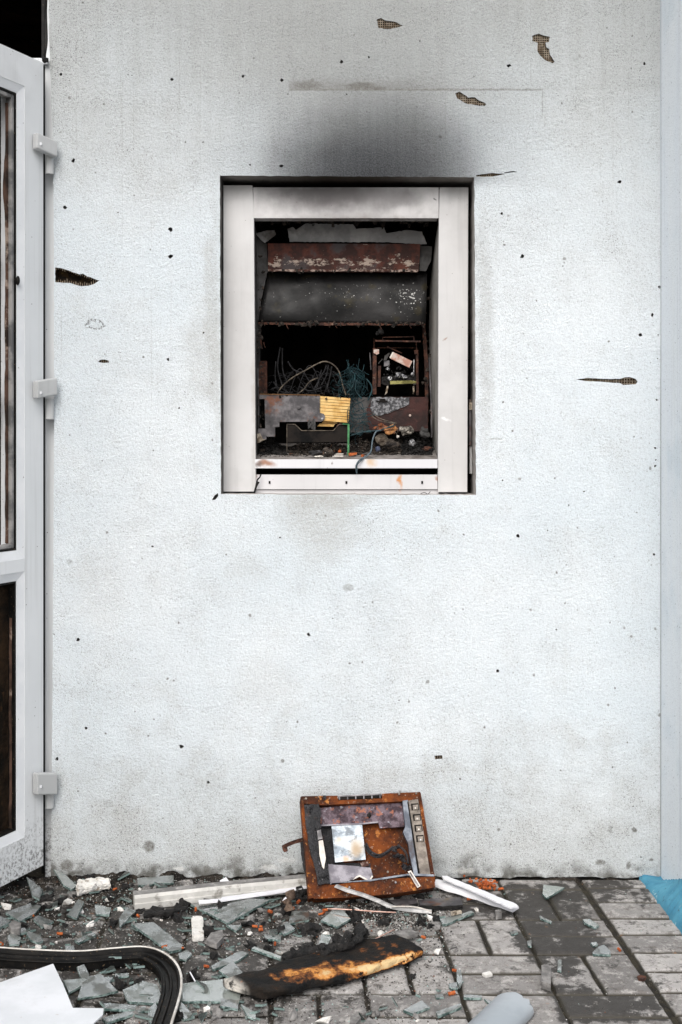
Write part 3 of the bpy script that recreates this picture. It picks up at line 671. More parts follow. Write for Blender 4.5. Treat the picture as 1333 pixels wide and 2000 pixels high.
# ================================================================== THE OPEN DOOR
H0 = Vector((W(85, 0, -.02).x, -.02)); dirv = Vector((-.075, -.17)).normalized(); nrm = Vector((-dirv.y, dirv.x))   # nrm points right/forward? fixed below
if nrm.dot(Vector((1, -1))) < 0: nrm = -nrm
DR = thing('open_door', (H0.x, H0.y, .05), 'white plastic door with burnt out panes standing open left of the wall', 'door')
def dp(s, z, off): q = H0 + dirv * s + nrm * off; return Vector((q.x, q.y, z))
def dbox(s0, s1, z0, z1, o0, o1, name, mat, parent=DR, bevel=.0, ragz=None):
    m = MB(); vs = [dp(s, z, o) for z in (z0, z1) for (s, o) in ((s0, o0), (s1, o0), (s1, o1), (s0, o1))]
    m.add(vs, [(0,1,2,3),(7,6,5,4),(0,4,5,1),(1,5,6,2),(2,6,7,3),(3,7,4,0)]); return m.obj(name, mat, parent, bevel=bevel)
def zof(py, s):        # height of picture row py on the door at distance s from the hinge edge
    q = H0 + dirv * s; return W(0, py, q.y).z
ZT = zof(123, 0); ZB = zof(1690, 0) ; ZU0 = zof(182, .10); ZU1 = zof(1076, .12); ZL0 = zof(1136, .12); ZL1 = zof(1622, .10)
WD, SP = .88, .105
def bev_frame(name, quad, o0=-.06, o1=0.0):
    return None
# frame pieces mitred at the corners, all with a rounded sight edge
def piece(name, outer4, bevel=.006):
    m = MB(); fr = [dp(s, z, 0) for s, z in outer4]; bk = [dp(s, z, -.065) for s, z in outer4]; m.prism(fr, bk); return m.obj(name, M_DOOR, DR, bevel=bevel)
g = .0004; LW = .024
piece('stile', [(0, ZT), (SP-LW, ZU0 + LW + g), (SP-LW, ZL1 - LW - g), (0, ZB)], .004)
piece('stile', [(WD, ZT), (WD-SP+LW, ZU0+LW+g), (WD-SP+LW, ZL1-LW-g), (WD, ZB)], .004)
piece('top_rail', [(0 + g, ZT), (WD - g, ZT), (WD-SP+LW, ZU0+LW), (SP-LW, ZU0+LW)], .004)
piece('bottom_rail', [(0 + g, ZB), (WD - g, ZB), (WD-SP+LW, ZL1-LW), (SP-LW, ZL1-LW)], .004)
piece('middle_rail', [(SP-LW+g, ZU1-LW), (WD-SP+LW-g, ZU1-LW), (WD-SP+LW-g, ZL0+LW), (SP-LW+g, ZL0+LW)], .004)
def lip(za, zb):
    m = MB(); ou = [(SP-LW, za-LW), (WD-SP+LW, za-LW), (WD-SP+LW, zb+LW), (SP-LW, zb+LW)]; inn = [(SP, za), (WD-SP, za), (WD-SP, zb), (SP, zb)]
    for i in range(4):
        j = (i+1) % 4
        f_ = [dp(*ou[i], -.001), dp(*ou[j], -.001), dp(*inn[j], -.007), dp(*inn[i], -.007)]; k_ = [dp(*ou[i], -.06), dp(*ou[j], -.06), dp(*inn[j], -.06), dp(*inn[i], -.06)]
        m.add(f_ + k_, [(0,1,2,3), (7,6,5,4), (0,4,5,1), (1,5,6,2), (2,6,7,3), (3,7,4,0)])
    m.obj('sash_lip', M_LIPW, DR)
M_LIPW = simple('sash_lip_white', (.66, .68, .70), (.72, .735, .75), 8, .4, bump=.05, extra=[(70, .66, .72, .8, (.2, .19, .18))])
lip(ZU1, ZU0); lip(ZL1, ZL0)
def bead(s0, s1, z0, z1, wdt, o0, o1, name, mat, bev=.003):
    m = MB()
    for (a, b, c, d) in ((s0, s0+wdt, z0, z1), (s1-wdt, s1, z0, z1), (s0+wdt, s1-wdt, z0, z0+wdt), (s0+wdt, s1-wdt, z1-wdt, z1)):
        vs = [dp(s, z, o) for z in (c, d) for (s, o) in ((a, o0), (b, o0), (b, o1), (a, o1))]
        m.add(vs, [(0,1,2,3),(7,6,5,4),(0,4,5,1),(1,5,6,2),(2,6,7,3),(3,7,4,0)])
    return m.obj(name, mat, DR, bevel=bev)
M_BEAD = simple('grey_bead', (.10, .10, .10), (.30, .29, .28), 14, .5)
bead(SP+.001, WD-SP-.001, ZU1+.001, ZU0-.001, .005, -.020, -.008, 'glazing_seal', M_RUBBER, 0)
bead(SP+.006, WD-SP-.006, ZU1+.006, ZU0-.006, .012, -.030, -.010, 'glazing_bead', M_BEAD)
bead(SP+.001, WD-SP-.001, ZL1+.001, ZL0-.001, .005, -.03, -.009, 'glazing_seal', M_RUBBER, 0)
# burnt remnants of panes round the rims
def remnant(s_in, z0, z1, wmax, name, mat, off):
    m = MB(); n = 60; L = []; Rr = []
    for k in range(n+1):
        z = z0 + (z1-z0)*k/n; L.append(dp(s_in, z, off)); Rr.append(dp(s_in + wmax*(.25 + .75*abs(mn.fractal(Vector((z*6, s_in*9, off*40)), 1, 2, 4))*1.3), z, off))
    for k in range(n): m.add([L[k], L[k+1], Rr[k+1], Rr[k]], [(0, 1, 2, 3)])
    o = m.obj(name, mat, DR); md = o.modifiers.new('s', 'SOLIDIFY'); md.thickness = .008; return o
M_PALECHAR = simple('scorched_pane_edge', (.02, .012, .008), (.09, .05, .035), 14, .9, extra=[(12, .58, .66, .7, (.42, .34, .28))])
remnant(SP+.018, ZU1+.02, ZU0-.03, .012, 'pane_remnant', M_PALECHAR, -.020)
remnant(SP+.004, ZL1+.0, ZL0-.01, .14, 'panel_remnant', M_CHARROOM, -.030)
remnant(SP+.004, ZL1+.0, ZL0-.1, .008, 'pane_remnant', M_PALECHAR, -.018)
M_HINGE = metal_paint('hinge_grey', (.42, .43, .43), (.50, .51, .51), rough=.45)
# burnt sheet hanging behind the openings
rs = random.Random(3)
for (za, zb, sA, sB, cnt) in ((ZU1, ZU0, SP+.05, .35, 7), (ZL1, ZL0, SP+.03, .4, 7)):
    for k in range(cnt):
        zc = rs.uniform(za+.1, zb-.1); sc = rs.uniform(sA, sB); m = MB()
        m.lump(dp(sc, zc, -.058), rs.uniform(.010, .022), amp=.8, sub=3, sq=(1, .4, rs.uniform(1, 3))); m.obj('charred_flake', M_CHARROOM, DR)
m = MB(); m.prism([dp(SP-.02, ZU1-.02, -.068), dp(SP-.02, ZU0+.02, -.068), dp(WD-.08, ZU0+.02, -.068), dp(WD-.08, ZU1-.02, -.068)],
                  [dp(SP-.02, ZU1-.02, -.074), dp(SP-.02, ZU0+.02, -.074), dp(WD-.08, ZU0+.02, -.074), dp(WD-.08, ZU1-.02, -.074)]); m.obj('burnt_backing', M_CHARROOM, DR)
m = MB(); m.prism([dp(SP-.02, ZL1-.02, -.068), dp(SP-.02, ZL0+.02, -.068), dp(WD-.08, ZL0+.02, -.068), dp(WD-.08, ZL1-.02, -.068)],
                  [dp(SP-.02, ZL1-.02, -.074), dp(SP-.02, ZL0+.02, -.074), dp(WD-.08, ZL0+.02, -.074), dp(WD-.08, ZL1-.02, -.074)]); m.obj('burnt_backing', M_CHARROOM, DR)
# handle stop on the bead and hinges
m = MB(); m.lump(dp(SP+.004, zof(549, .1), .0), .010, sq=(.6, .6, 1.3), amp=.1); m.obj('catch', M_RUBBER, DR)
for (ya, yb, k) in ((266, 308, 0), (746, 780, 1), (1499, 1541, 2)):
    z1h, z0h = W(0, ya, -.02).z, W(0, yb, -.02).z
    if k == 0: z1h -= .004; z0h += .012
    m = MB()
    a = dp(.050, 0, .002); b = Vector((W(104, 0, -.01).x, -.012, 0))
    for pz in (0,):
        u = (b - a).normalized(); wv_ = Vector((u.y, -u.x, 0)); wv_ = wv_ if wv_.y < 0 else -wv_
        e0 = a; e1 = b; th = .022
        vs = []
        rise = (.012, -.012, .014)[k] * -1
        for (pt, zc) in ((e0, 0.0), (e1, rise)):
            for (o, zz) in ((0, z0h), (0, z1h), (th, z1h), (th, z0h)):
                q = pt + wv_ * o; vs.append(Vector((q.x, q.y, zz + zc)))
        m.add(vs, [(3,2,1,0),(4,5,6,7),(0,1,5,4),(1,2,6,5),(2,3,7,6),(3,0,4,7)])
    hg = m.obj('hinge', M_HINGE, DR, bevel=.004)
    m = MB(); q = dp(.046, (z0h+z1h)/2 - .008, .026); m.tube([q, q + Vector((.0, -.003, 0))], .0045, 10, sm=1); c = m.obj('screw_cap', M_PVC, None); c.parent = hg; c.location = Vector((0,0,0)); c.matrix_parent_inverse = Matrix.Identity(4)
    # re-seat the cap's mesh in its parent's frame
    base = sum_loc(hg); oo = Vector((q.x, (q.y + q.y - .003)/2, 0))
    cx = sum((v.co for v in c.data.vertices), Vector()) / len(c.data.vertices)
    for v in c.data.vertices: v.co = v.co - cx + (q - base)
    m = MB(); kx = W(99, 0, .0).x; m.tube([(kx, -.008, z0h - .055), (kx, -.008, z0h + .002)], .012, 12, sm=1); m.obj('hinge_pin', M_HINGE, DR)
# ================================================================== THE CASH MACHINE
A = thing('cash_machine', (0, .3, W(0, 965).z), 'burnt out cash machine with grey surround set in the wall opening', 'cash machine')
FY = .060
wp('side_panel', [(437, 362), (493.5, 362), (496, 420), (500, 960), (437, 960)], FY, .03, M_COL, A, bevel=.006)
wp('side_panel', [(859, 366), (915, 366), (913, 961), (856, 961), (857, 500)], FY, .03, M_COL, A, bevel=.006)
wp('header_panel', rect(495.2, 366, 857.3, 426), FY + .002, .05, M_HEAD, A, bevel=.007)
lp = wp('shelf_lip', rect(498.5, 897, 855, 914.5), FY - .004, .02, M_LIP, A, bevel=.006)
fa = wp('lower_fascia', rect(500, 927, 855, 955.5), FY + .006, .02, M_FASC, A, bevel=.003)
for x in (527, 677, 825): m = wp('slot', rect(x-1.8, 939.5, x+1.8, 945), FY + .0045, .003, M_BLACK, A)
wp('bottom_strip', rect(498, 956.5, 857, 968), FY + .012, .02, M_FASC, A)
# black housing: open box
hx0, hx1 = W(494, 0, FY).x, W(862, 0, FY).x; hz0, hz1 = W(0, 925, FY).z, W(0, 362, FY).z
hb = MB(); y0h, y1h = FY + .03, .80
vs = [(hx0,y0h,hz0),(hx1,y0h,hz0),(hx1,y1h,hz0),(hx0,y1h,hz0),(hx0,y0h,hz1),(hx1,y0h,hz1),(hx1,y1h,hz1),(hx0,y1h,hz1)]
hb.add(vs, [(0,1,2,3),(4,7,6,5),(1,5,6,2),(2,6,7,3),(3,7,4,0)]); hb.obj('housing', M_BLACK, A)
# dark backing in the gaps round the machine
bk = MB(); a0, a1 = W(415,0,.2).x, W(945,0,.2).x; b0, b1 = W(0,985,.2).z, W(0,330,.2).z
bk.box(a0, hx0 - .002, .142, .30, b0, b1); bk.box(hx1 + .002, a1, .142, .30, b0, b1); bk.box(hx0-.002, hx1+.002, .142, .30, hz1+.002, b1); bk.box(hx0-.002, hx1+.002, .142, .30, b0, hz0-.002)
bk.obj('cavity_lining', M_BLACK, A)
wp('side_bracket', rect(917, 780, 921, 870), .09, .02, M_STEEL, A); wp('side_bracket', rect(918, 872, 923, 925), .10, .02, M_COL, A)
wp('gap_filler', ragged(rect(917, 786, 924, 800), 1), .08, .02, M_CREAM, A)
ck = MB(); f_ = [W(858, 430, .091), W(856.5, 893, .091), W(846, 868, .3), W(838, 640, .3), W(840, 560, .3), W(850, 470, .3)]
ck.prism(f_, [v + Vector((.004, 0, 0)) for v in f_]); ck.obj('inner_cheek', metal_paint('cheek_paint', (.40, .385, .36), (.48, .46, .43), sootn=.45, rough=.7), A)
ck = MB(); f_ = [W(496, 430, .091), W(499.5, 893, .091), W(509, 868, .3), W(509, 640, .3), W(508, 560, .3), W(506, 470, .3)]
ck.prism(f_, [v - Vector((.002, 0, 0)) for v in f_]); ck.obj('inner_cheek', M_SIDEFILM, A)
# sloping shelf
sf = MB(); fy0, fy1 = FY + .012, .36
sf.prism([W(498, 897.5, fy0), W(856, 897.5, fy0), Vector((hx1 + .0, fy1, W(0, 866, fy1).z)), Vector((hx0, fy1, W(0, 866, fy1).z))],
         [v - Vector((0, 0, .006)) for v in [W(498, 897.5, fy0), W(856, 897.5, fy0), Vector((hx1, fy1, W(0, 866, fy1).z)), Vector((hx0, fy1, W(0, 866, fy1).z))]])
sf.obj('shelf', M_SHELF, A)
def shz(Y): t = (Y - fy0) / (fy1 - fy0); return W(0, 897.5, fy0).z * (1-t) + W(0, 866, fy1).z * t
# inner cheeks, slightly splayed
for (xa, xb, Ya, Yb, mt) in ((499, 512, .10, .34, M_SIDEFILM),):
    pass
wp('peeling_film', [c1(*p) for p in [(385,350),(410,340),(425,355),(470,325),(690,328),(705,350),(835,342),(845,370),(940,355),(1010,362),(1035,420),(1000,422),(860,412),(395,410)]], .19, .002, M_FILM, A, amp=.7)
wp('peeling_film', [c1(*p) for p in [(237,372),(290,357),(325,356),(333,375),(300,402),(280,415),(260,400)]], .185, .002, M_FILM, A, amp=.5)
wp('inner_side_plate', [c1(*p) for p in [(236,372),(262,402),(290,420),(296,548),(262,610),(240,640),(232,500)]], .20, .003, M_SIDEFILM, A, amp=.5)
wp('inner_side_plate', [c1(*p) for p in [(1000,428),(1058,432),(1052,500),(1030,545),(1000,545)]], .20, .003, M_SIDEFILM, A, amp=.5)
wp('inner_side_plate', [c1(*p) for p in [(240,640),(250,560),(290,560),(262,690),(262,905),(246,905)]], .205, .003, M_SIDEFILM, A, amp=.5)
wp('rust_bar', [c1(*p) for p in [(293,417),(1003,420),(996,548),(296,543)]], .185, .035, M_RUSTBAR, A, bevel=.003)
wp('rust_bar_edge', [c1(*p) for p in [(293,538),(993,540),(990,549),(296,547)]], .178, .006, M_RUSTEDGE, A, amp=.9)
# buckled black plate hanging below the rust bar
hp = MB(); nu, nv = 30, 16
cor = [c1(297, 545), c1(1035, 552), c1(1028, 792), c1(248, 786)]
vs = []
for j in range(nv+1):
    for i in range(nu+1):
        u, v = i/nu, j/nv
        px = (cor[0][0]*(1-u)+cor[1][0]*u)*(1-v) + (cor[3][0]*(1-u)+cor[2][0]*u)*v
        py = (cor[0][1]*(1-u)+cor[1][1]*u)*(1-v) + (cor[3][1]*(1-u)+cor[2][1]*u)*v
        Y = .235 - .05*math.sin(v*2.2) + .012*mn.noise(Vector((u*3.2, v*2, 4))) + .02*max(0, .25-v)*math.sin(u*9)
        vs.append(W(px, py + (1.2*mn.noise(Vector((u*14, 0, 2))) if j == nv else 0), Y))
hp.add(vs, [(j*(nu+1)+i, (j+1)*(nu+1)+i, (j+1)*(nu+1)+i+1, j*(nu+1)+i+1) for j in range(nv) for i in range(nu)])
o = hp.obj('hood_plate', M_HOOD, A, smooth=True); md = o.modifiers.new('s', 'SOLIDIFY'); md.thickness = .003
wp('hood_edge', [c1(*p) for p in [(250,784),(1026,790),(1026,797),(640,799),(400,796),(250,793)]], .19, .005, M_RUSTDK, A, amp=.7)
# right inner cheek with rusty flange
wp('flange', [cb(*p) for p in [(965,80),(1005,120),(1030,400),(1050,600),(1045,1480),(1010,1480),(1000,700),(985,400)]], .26, .006, M_RUSTDK, A, amp=.6)
wp('flange', [cb(*p) for p in [(1050,520),(1062,520),(1095,1100),(1100,1560),(1080,1560),(1075,1100)]], .22, .004, M_STEEL, A, amp=.4)
wp('mounting_strap', [ca(*p) for p in [(170,515),(255,515),(257,895),(150,895),(155,600)]], .25, .004, M_RUSTDK, A, bevel=.001)
wp('cheek_edge', [ca(*p) for p in [(140,600),(150,600),(160,900),(165,1310),(150,1310),(146,900)]], .20, .004, M_STEEL, A)
# stained steel plate and the yellow laminate stack
wp('steel_plate', [ca(*p) for p in [(165,910),(880,925),(880,1130),(925,1140),(943,1175),(930,1210),(900,1232),(400,1236),(400,1295),(350,1298),(350,1410),(235,1410),(225,965),(165,965)]], .15, .004, M_STEEL, A, bevel=.001)
wp('plate_edge', [ca(*p) for p in [(165,902),(880,915),(880,926),(165,912)]], .147, .05, M_YDARK, A)
m = MB(); q = W(*ca(632, 1065), .148); m.tube([q, q + Vector((0, -.004, 0))], .0048, 10, sm=1); m.obj('screw', M_STEEL, A)
m = MB(); q = W(*ca(908, 1203), .148); m.tube([q, q + Vector((0, -.006, 0))], .0042, 10, sm=1); m.obj('screw', M_SILVER, A)
yb = MB(); rows = [(930, 962), (966, 995), (999, 1030), (1034, 1066), (1070, 1104), (1108, 1152), (1156, 1180), (1184, 1222)]
for i, (a_, b_) in enumerate(rows):
    sk = .035 * i
    f_ = [W(*ca(880, a_), .155 + .0006*(i % 2)), W(*ca(1240 - i*3, a_ + 26 + sk), .155), W(*ca(1240 - i*3, b_ + 24), .155), W(*ca(882, b_), .155)]
    yb.prism(f_, [v + Vector((0, .05, 0)) for v in f_], i % 2 * 0)
yb.prism([W(*ca(884, 935), .162), W(*ca(1228, 960), .162), W(*ca(1212, 1235), .162), W(*ca(884, 1215), .162)], [v + Vector((0, .04, 0)) for v in [W(*ca(884, 935), .162), W(*ca(1228, 960), .162), W(*ca(1212, 1235), .162), W(*ca(884, 1215), .162)]], 1)
yb.obj('laminate_block', [M_YELLOW, M_YDARK], A)
y2 = MB()
for (a_, b_, x0_, x1_) in ((1222, 1252, 930, 1100), (1256, 1288, 880, 1060)):
    f_ = [W(*ca(x0_, a_), .165), W(*ca(x1_, a_ + 5), .165), W(*ca(x1_-20, b_ + 4), .165), W(*ca(x0_-30, b_), .165)]; y2.prism(f_, [v + Vector((0, .04, 0)) for v in f_])
y2.obj('laminate_block', [M_YELLOW, M_YDARK], A)
# bracket with the green edge: black sheet stands in for the dark void inside a thin bright rim
outl = [(490,1265),(585,1265),(665,1340),(1038,1340),(1110,1265),(1225,1265)]
wp('cradle_void_sheet', [ca(*p) for p in outl + [(1225, 1470), (1100, 1475), (520, 1480), (490, 1480)]], .135, .002, M_BLACK, A)
m = MB(); pp = [W(*ca(*p), .133) for p in [(490,1590)] + outl]
for a_, b_ in zip(pp[:-1], pp[1:]): m.tube([a_, b_], .0011, 5, sm=1)
m.obj('cradle_rim', M_GREYCABLE, A)
m = MB(); pp = [W(*ca(*p), .130) for p in [(1150,1262),(1225,1265),(1218,1625)]]
for a_, b_ in zip(pp[:-1], pp[1:]): m.tube([a_, b_], .0016, 6, sm=1)
f_ = [W(*ca(*p), .129) for p in [(1208,1265),(1232,1265),(1226,1628),(1206,1632)]]; m.prism(f_, [v + Vector((0, .002, 0)) for v in f_])
m.obj('green_upright', M_GREEN, A)
wp('upright_foot', [ca(*p) for p in [(1215,1605),(1320,1600),(1315,1625),(1225,1640)]], .12, .012, M_ORANGE, A, amp=.5)
m = MB(); q = W(*ca(1120, 1300), .14); m.tube([q, q + Vector((0, .012, 0))], .011, 14, sm=1); m.obj('cam', M_RUSTDK, A)
wp('corner_tab', [ca(*p) for p in [(150,1315),(240,1315),(248,1440),(225,1450),(150,1480),(140,1380)]], .14, .003, M_STEEL, A, bevel=.001)
wp('melted_tab', [ca(*p) for p in [(135,1380),(175,1370),(205,1440),(240,1445),(140,1490)]], .136, .003, M_CREAM, A, amp=.8)
# maroon and ash grey plate on the right
wp('lower_plate', [cb(*p) for p in [(330,1035),(1040,1035),(1040,1480),(280,1480),(240,1200)]], .20, .004, M_REDPL, A)
wp('ash_patch', [cb(*p) for p in [(310,1040),(800,1040),(795,1130),(560,1235),(400,1280),(345,1280),(290,1180)]], .197, .002, M_ASH, A, amp=1.2)
wp('latch_slot', [cb(*p) for p in [(370,1085),(415,1085),(418,1058),(485,1058),(490,1085),(520,1090),(515,1105),(375,1103)]], .194, .002, M_BLACK, A)
m = MB(); q = W(*cb(808, 1275), .198); m.tube([q, q + Vector((0, -.004, 0))], .0035, 10, sm=1); m.obj('screw', M_PINKRUST, A)
wp('grey_backing', [cb(*p) for p in [(-20,1050),(330,1040),(290,1500),(-10,1500)]], .24, .003, M_SIDEFILM, A, amp=1)
# card reader cage
RD = .24
def rbar(pts, wd, Y, mat, name='cage_bar'):
    a_, b_ = [Vector((*cb(*p), 0)) for p in pts]; u = (b_-a_).normalized(); n_ = Vector((-u.y, u.x, 0)) * wd / 6.665 / 2
    q = [a_+n_, b_+n_, b_-n_, a_-n_]; return wp(name, [(v.x, v.y) for v in q], Y, .006, mat, A)
rbar([(355,303),(945,312)], 20, RD-.03, M_RUSTDK); rbar([(455,258),(860,250)], 9, RD-.02, M_RUSTDK); rbar([(455,255),(452,305)], 9, RD-.02, M_RUSTDK); rbar([(858,240),(860,305)], 9, RD-.02, M_RUSTDK)
rbar([(350,400),(345,1000)], 50, RD-.01, M_RUSTDK, 'cage_post'); rbar([(412,630),(405,900)], 36, RD-.02, M_RUSTDK, 'cage_post'); rbar([(900,420),(905,1010)], 32, RD, M_RUSTDK, 'cage_post')
rbar([(285,460),(300,680)], 12, RD+.02, M_STEEL); rbar([(340,270),(340,400)], 10, RD+.03, M_RUSTDK); rbar([(890,320),(895,420)], 14, RD+.03, M_RUSTDK); rbar([(510,380),(705,465)], 14, RD+.01, M_RUSTDK); rbar([(380,395),(880,395)], 7, RD+.04, M_RUSTDK)
wp('cage_cap', [cb(*p) for p in [(335,418),(405,415),(405,470),(375,485),(335,460)]], RD-.016, .01, M_PINKRUST, A, bevel=.001); wp('cage_cap', [cb(*p) for p in [(862,425),(905,425),(905,470),(870,480)]], RD-.006, .01, M_RUSTDK, A, bevel=.001)
wp('reader_block', [cb(*p) for p in [(600,455),(838,570),(800,655),(558,535)]], RD-.02, .012, M_PINKRUST, A, bevel=.001)
wp('reader_block', [cb(*p) for p in [(580,448),(600,455),(556,535),(542,520)]], RD-.018, .014, M_CREAMW, A)
wp('reader_block', [cb(*p) for p in [(525,465),(550,462),(500,555),(465,560),(480,500)]], RD-.01, .014, M_SIDEFILM, A)
wp('reader_block', [cb(*p) for p in [(470,565),(540,560),(540,630),(470,635)]], RD-.005, .014, M_STEEL, A)
rbar([(860,545),(856,720)], 9, RD-.02, M_SILVER); rbar([(450,540),(395,600)], 12, RD, M_SIDEFILM); 
wp('reader_tray', [cb(*p) for p in [(440,770),(870,745),(895,860),(560,880),(480,880),(440,860)]], RD-.005, .02, M_CHAR, A, amp=1)
wp('tray_rail', [cb(*p) for p in [(548,828),(815,820),(890,830),(890,858),(550,870)]], RD-.022, .004, simple('yellowed_rail', (.10, .09, .02), (.26, .24, .08), 40, .6), A)
wp('tray_leg', [cb(*p) for p in [(505,890),(525,890),(515,980),(480,1010),(495,960)]], RD-.01, .004, M_CREAM, A, amp=.5); wp('tray_leg', [cb(*p) for p in [(845,890),(865,890),(870,960),(845,1000)]], RD-.01, .004, M_CREAM, A, amp=.5)
for (x, y, r) in ((430, 180, 7), (385, 205, 4), (660, 750, 7), (520, 670, 4), (545, 800, 5), (730, 770, 5), (840, 740, 4), (860, 850, 4)):
    m = MB(); m.lump(W(*cb(x, y), RD-.012), r/S, amp=.5); m.obj('melted_bead', M_SIDEFILM if y < 300 else M_SILVER, A)
m = MB()
for k in range(50):
    x = random.uniform(440, 880); y = random.uniform(640, 860); m.lump(W(*cb(x, y), RD - random.uniform(0, .012)), random.uniform(1.2, 3.2)/S, amp=.6, sub=1)
tag(m.obj('melted_crumbs', M_CHAR, A), kind='stuff')
m = MB(); q = random.Random(77)
for k in range(300):
    w_ = q.random()
    if w_ < .35: x, y, Y, rr = q.uniform(508, 830), q.gauss(632, 2.2), q.uniform(.17, .2), q.uniform(1, 3.4)
    elif w_ < .55: x, y, Y, rr = q.uniform(500, 850), 430 + abs(q.gauss(0, 5)), q.uniform(.12, .18), q.uniform(1.5, 4)
    elif w_ < .7: x, y, Y, rr = q.uniform(525, 822), q.gauss(529, 2), .178, q.uniform(.8, 2.2)
    elif w_ < .8: x, y, Y, rr = q.gauss(508, 3), q.uniform(500, 880), q.uniform(.14, .2), q.uniform(1, 3)
    elif w_ < .9: x, y, Y, rr = q.gauss(834, 4), q.uniform(500, 880), q.uniform(.2, .26), q.uniform(1, 3.5)
    else: x, y, Y, rr = q.uniform(515, 690), q.gauss(772, 2), .15, q.uniform(.8, 2.2)
    m.lump(W(x, y, Y), rr/S, amp=.9, sub=1, sq=(q.uniform(.7, 2), .7, q.uniform(.7, 2)))
tag(m.obj('char_crust', simple('char_crust', (.008, .007, .006), (.05, .038, .03), 90, .9, bump=1), A), kind='stuff')
for (x, y, L_, r_) in ((509, 660, 22, 2.2), (515, 668, 12, 1.6), (560, 634, 9, 1.4), (655, 634, 7, 1.2), (742, 634, 10, 1.6), (800, 633, 8, 1.5)):
    m = MB(); m.tube([W(x, y, .19), W(x + 1.5, y + L_*.5, .19), W(x + 4, y + L_, .188)], r_/S, 6, r2=.4*r_/S); m.obj('melted_drip', M_RUSTDK, A)
# cables
def cable(pts, r, mat, Y, name='cable', f=ca):
    m = MB(); n = len(pts)
    m.tube([W(*f(*p), Y if not isinstance(Y, (list, tuple)) else Y[0] + (Y[1]-Y[0])*i/(n-1)) for i, p in enumerate(pts)], r, 6, sm=6); return m.obj(name, mat, A, smooth=True)
cable([(375,900),(440,810),(560,710),(720,620),(860,545),(945,522),(1040,560),(1110,650),(1150,800),(1190,920)], .0020, M_GREYCABLE, .21)
cable([(610,910),(690,850),(760,760),(860,715)], .0018, M_GREYCABLE, .22)
for pts in ([(410,350),(380,600),(440,820)], [(435,360),(440,620),(490,760)], [(360,520),(350,700),(380,860)], [(500,520),(560,610),(640,650)], [(960,560),(930,640),(860,760),(800,880)], [(1020,580),(1000,700),(960,860)],
            [(900,620),(880,700),(840,850)], [(980,560),(960,680),(900,800)], [(300,850),(400,830),(520,900)], [(330,760),(420,880),(560,890)], [(640,820),(760,870),(900,830)]):
    cable(pts, .0022, M_DKCABLE, .26)
for k in range(6):
    xx = 520 + k*100; hh = random.uniform(500, 640); cable([(xx-random.uniform(60, 160), 900), (xx-40, hh+120), (xx+random.uniform(20, 60), hh), (xx+120, hh+random.uniform(60, 140)), (xx+random.uniform(140, 230), 900)], random.uniform(.0009, .0016), M_DKCABLE, random.uniform(.22, .3))
rs = random.Random(11)
tm = MB()
for k in range(90):
    cx, cy = rs.gauss(60, 70), rs.gauss(880, 150); pts = [cb(cx, cy)]
    an = rs.uniform(0, 6.28)
    for j in range(5):
        an += rs.uniform(-1.2, 1.2); L = rs.uniform(30, 80); cx += L*math.cos(an) - .1*(cx-60); cy += L*math.sin(an)*1.2 - .1*(cy-900); pts.append(cb(min(cx, 330), max(cy, 640 + abs(cx-60)*.5)))
    y0 = rs.uniform(.19, .30); tm.tube([W(*p, y0 + rs.uniform(-.012, .012)) for p in pts], rs.uniform(.0006, .0012), 5, sm=4)
for k in range(45):
    cx, cy = rs.uniform(-10, 260), rs.uniform(1150, 1560); pts = [cb(cx, cy)]
    an = rs.uniform(0, 6.28)
    for j in range(4):
        an += rs.uniform(-1, 1); L = rs.uniform(30, 75); cx += L*math.cos(an); cy += L*math.sin(an)*.8; pts.append(cb(max(cx, -5), min(cy, 1640)))
    y0 = rs.uniform(.14, .18); tm.tube([W(*p, y0 + rs.uniform(-.008, .008)) for p in pts], rs.uniform(.0006, .0011), 5, sm=4)
tag(tm.obj('wire_tangle', M_TEAL, A, smooth=True), kind='stuff')
dk = MB()
for k in range(60):
    cx, cy = rs.uniform(280, 1250), rs.uniform(650, 900); pts = []
    for j in range(5): pts.append(ca(cx, min(cy, 905))); cx += rs.uniform(-110, 110); cy += rs.uniform(-30, 50)
    dk.tube([W(*p, rs.uniform(.29, .33)) for p in pts], rs.uniform(.0007, .0014), 5, sm=4)
tag(dk.obj('wire_tangle', M_DKCABLE, A, smooth=True), kind='stuff')
cable([(240,800),(300,880),(310,960),(260,1080)], .0022, M_TEAL, .17, f=cb); cable([(30,1540),(200,1490),(400,1470),(560,1420),(610,1400)], .0022, M_TEAL, .135, f=cb); cable([(110,820),(100,950),(180,1060)], .0022, M_TEAL, .19, f=cb)
cable([(40,700),(90,760),(60,900),(-10,980)], .002, M_TEAL, .19, f=cb)
M_WIREG = simple('grey_teal_wire', (.045, .07, .085), (.10, .13, .15), 60, .6)
m = MB(); m.tube([W(*cb(430,1470), .12), W(*cb(365,1490), .11), W(*cb(320,1600), .10), W(*cb(300,1740), .085), W(*cb(235,1810), .065), W(*cb(150,1860), .045), W(*cb(108,1930), .040), W(*cb(112,2010), .045), W(*cb(120,2030), .045)], .0022, 7, sm=8); m.obj('hanging_wire', M_WIREG, A, smooth=True)
m = MB(); m.tube([W(*cb(250,1805), .06), W(*cb(165,1870), .047), W(*cb(120,1930), .042), W(*cb(125,1990), .045)], .0012, 6, sm=8); m.obj('hanging_wire', M_WIREG, A, smooth=True)
for pts in ([(300,1270),(400,1340),(620,1385)], [(310,1240),(430,1320),(640,1380)], [(590,1440),(640,1530),(660,1550)], [(560,1400),(640,1440),(650,1500)]): cable(pts, .0012, M_GREYCABLE, .16, f=cb)
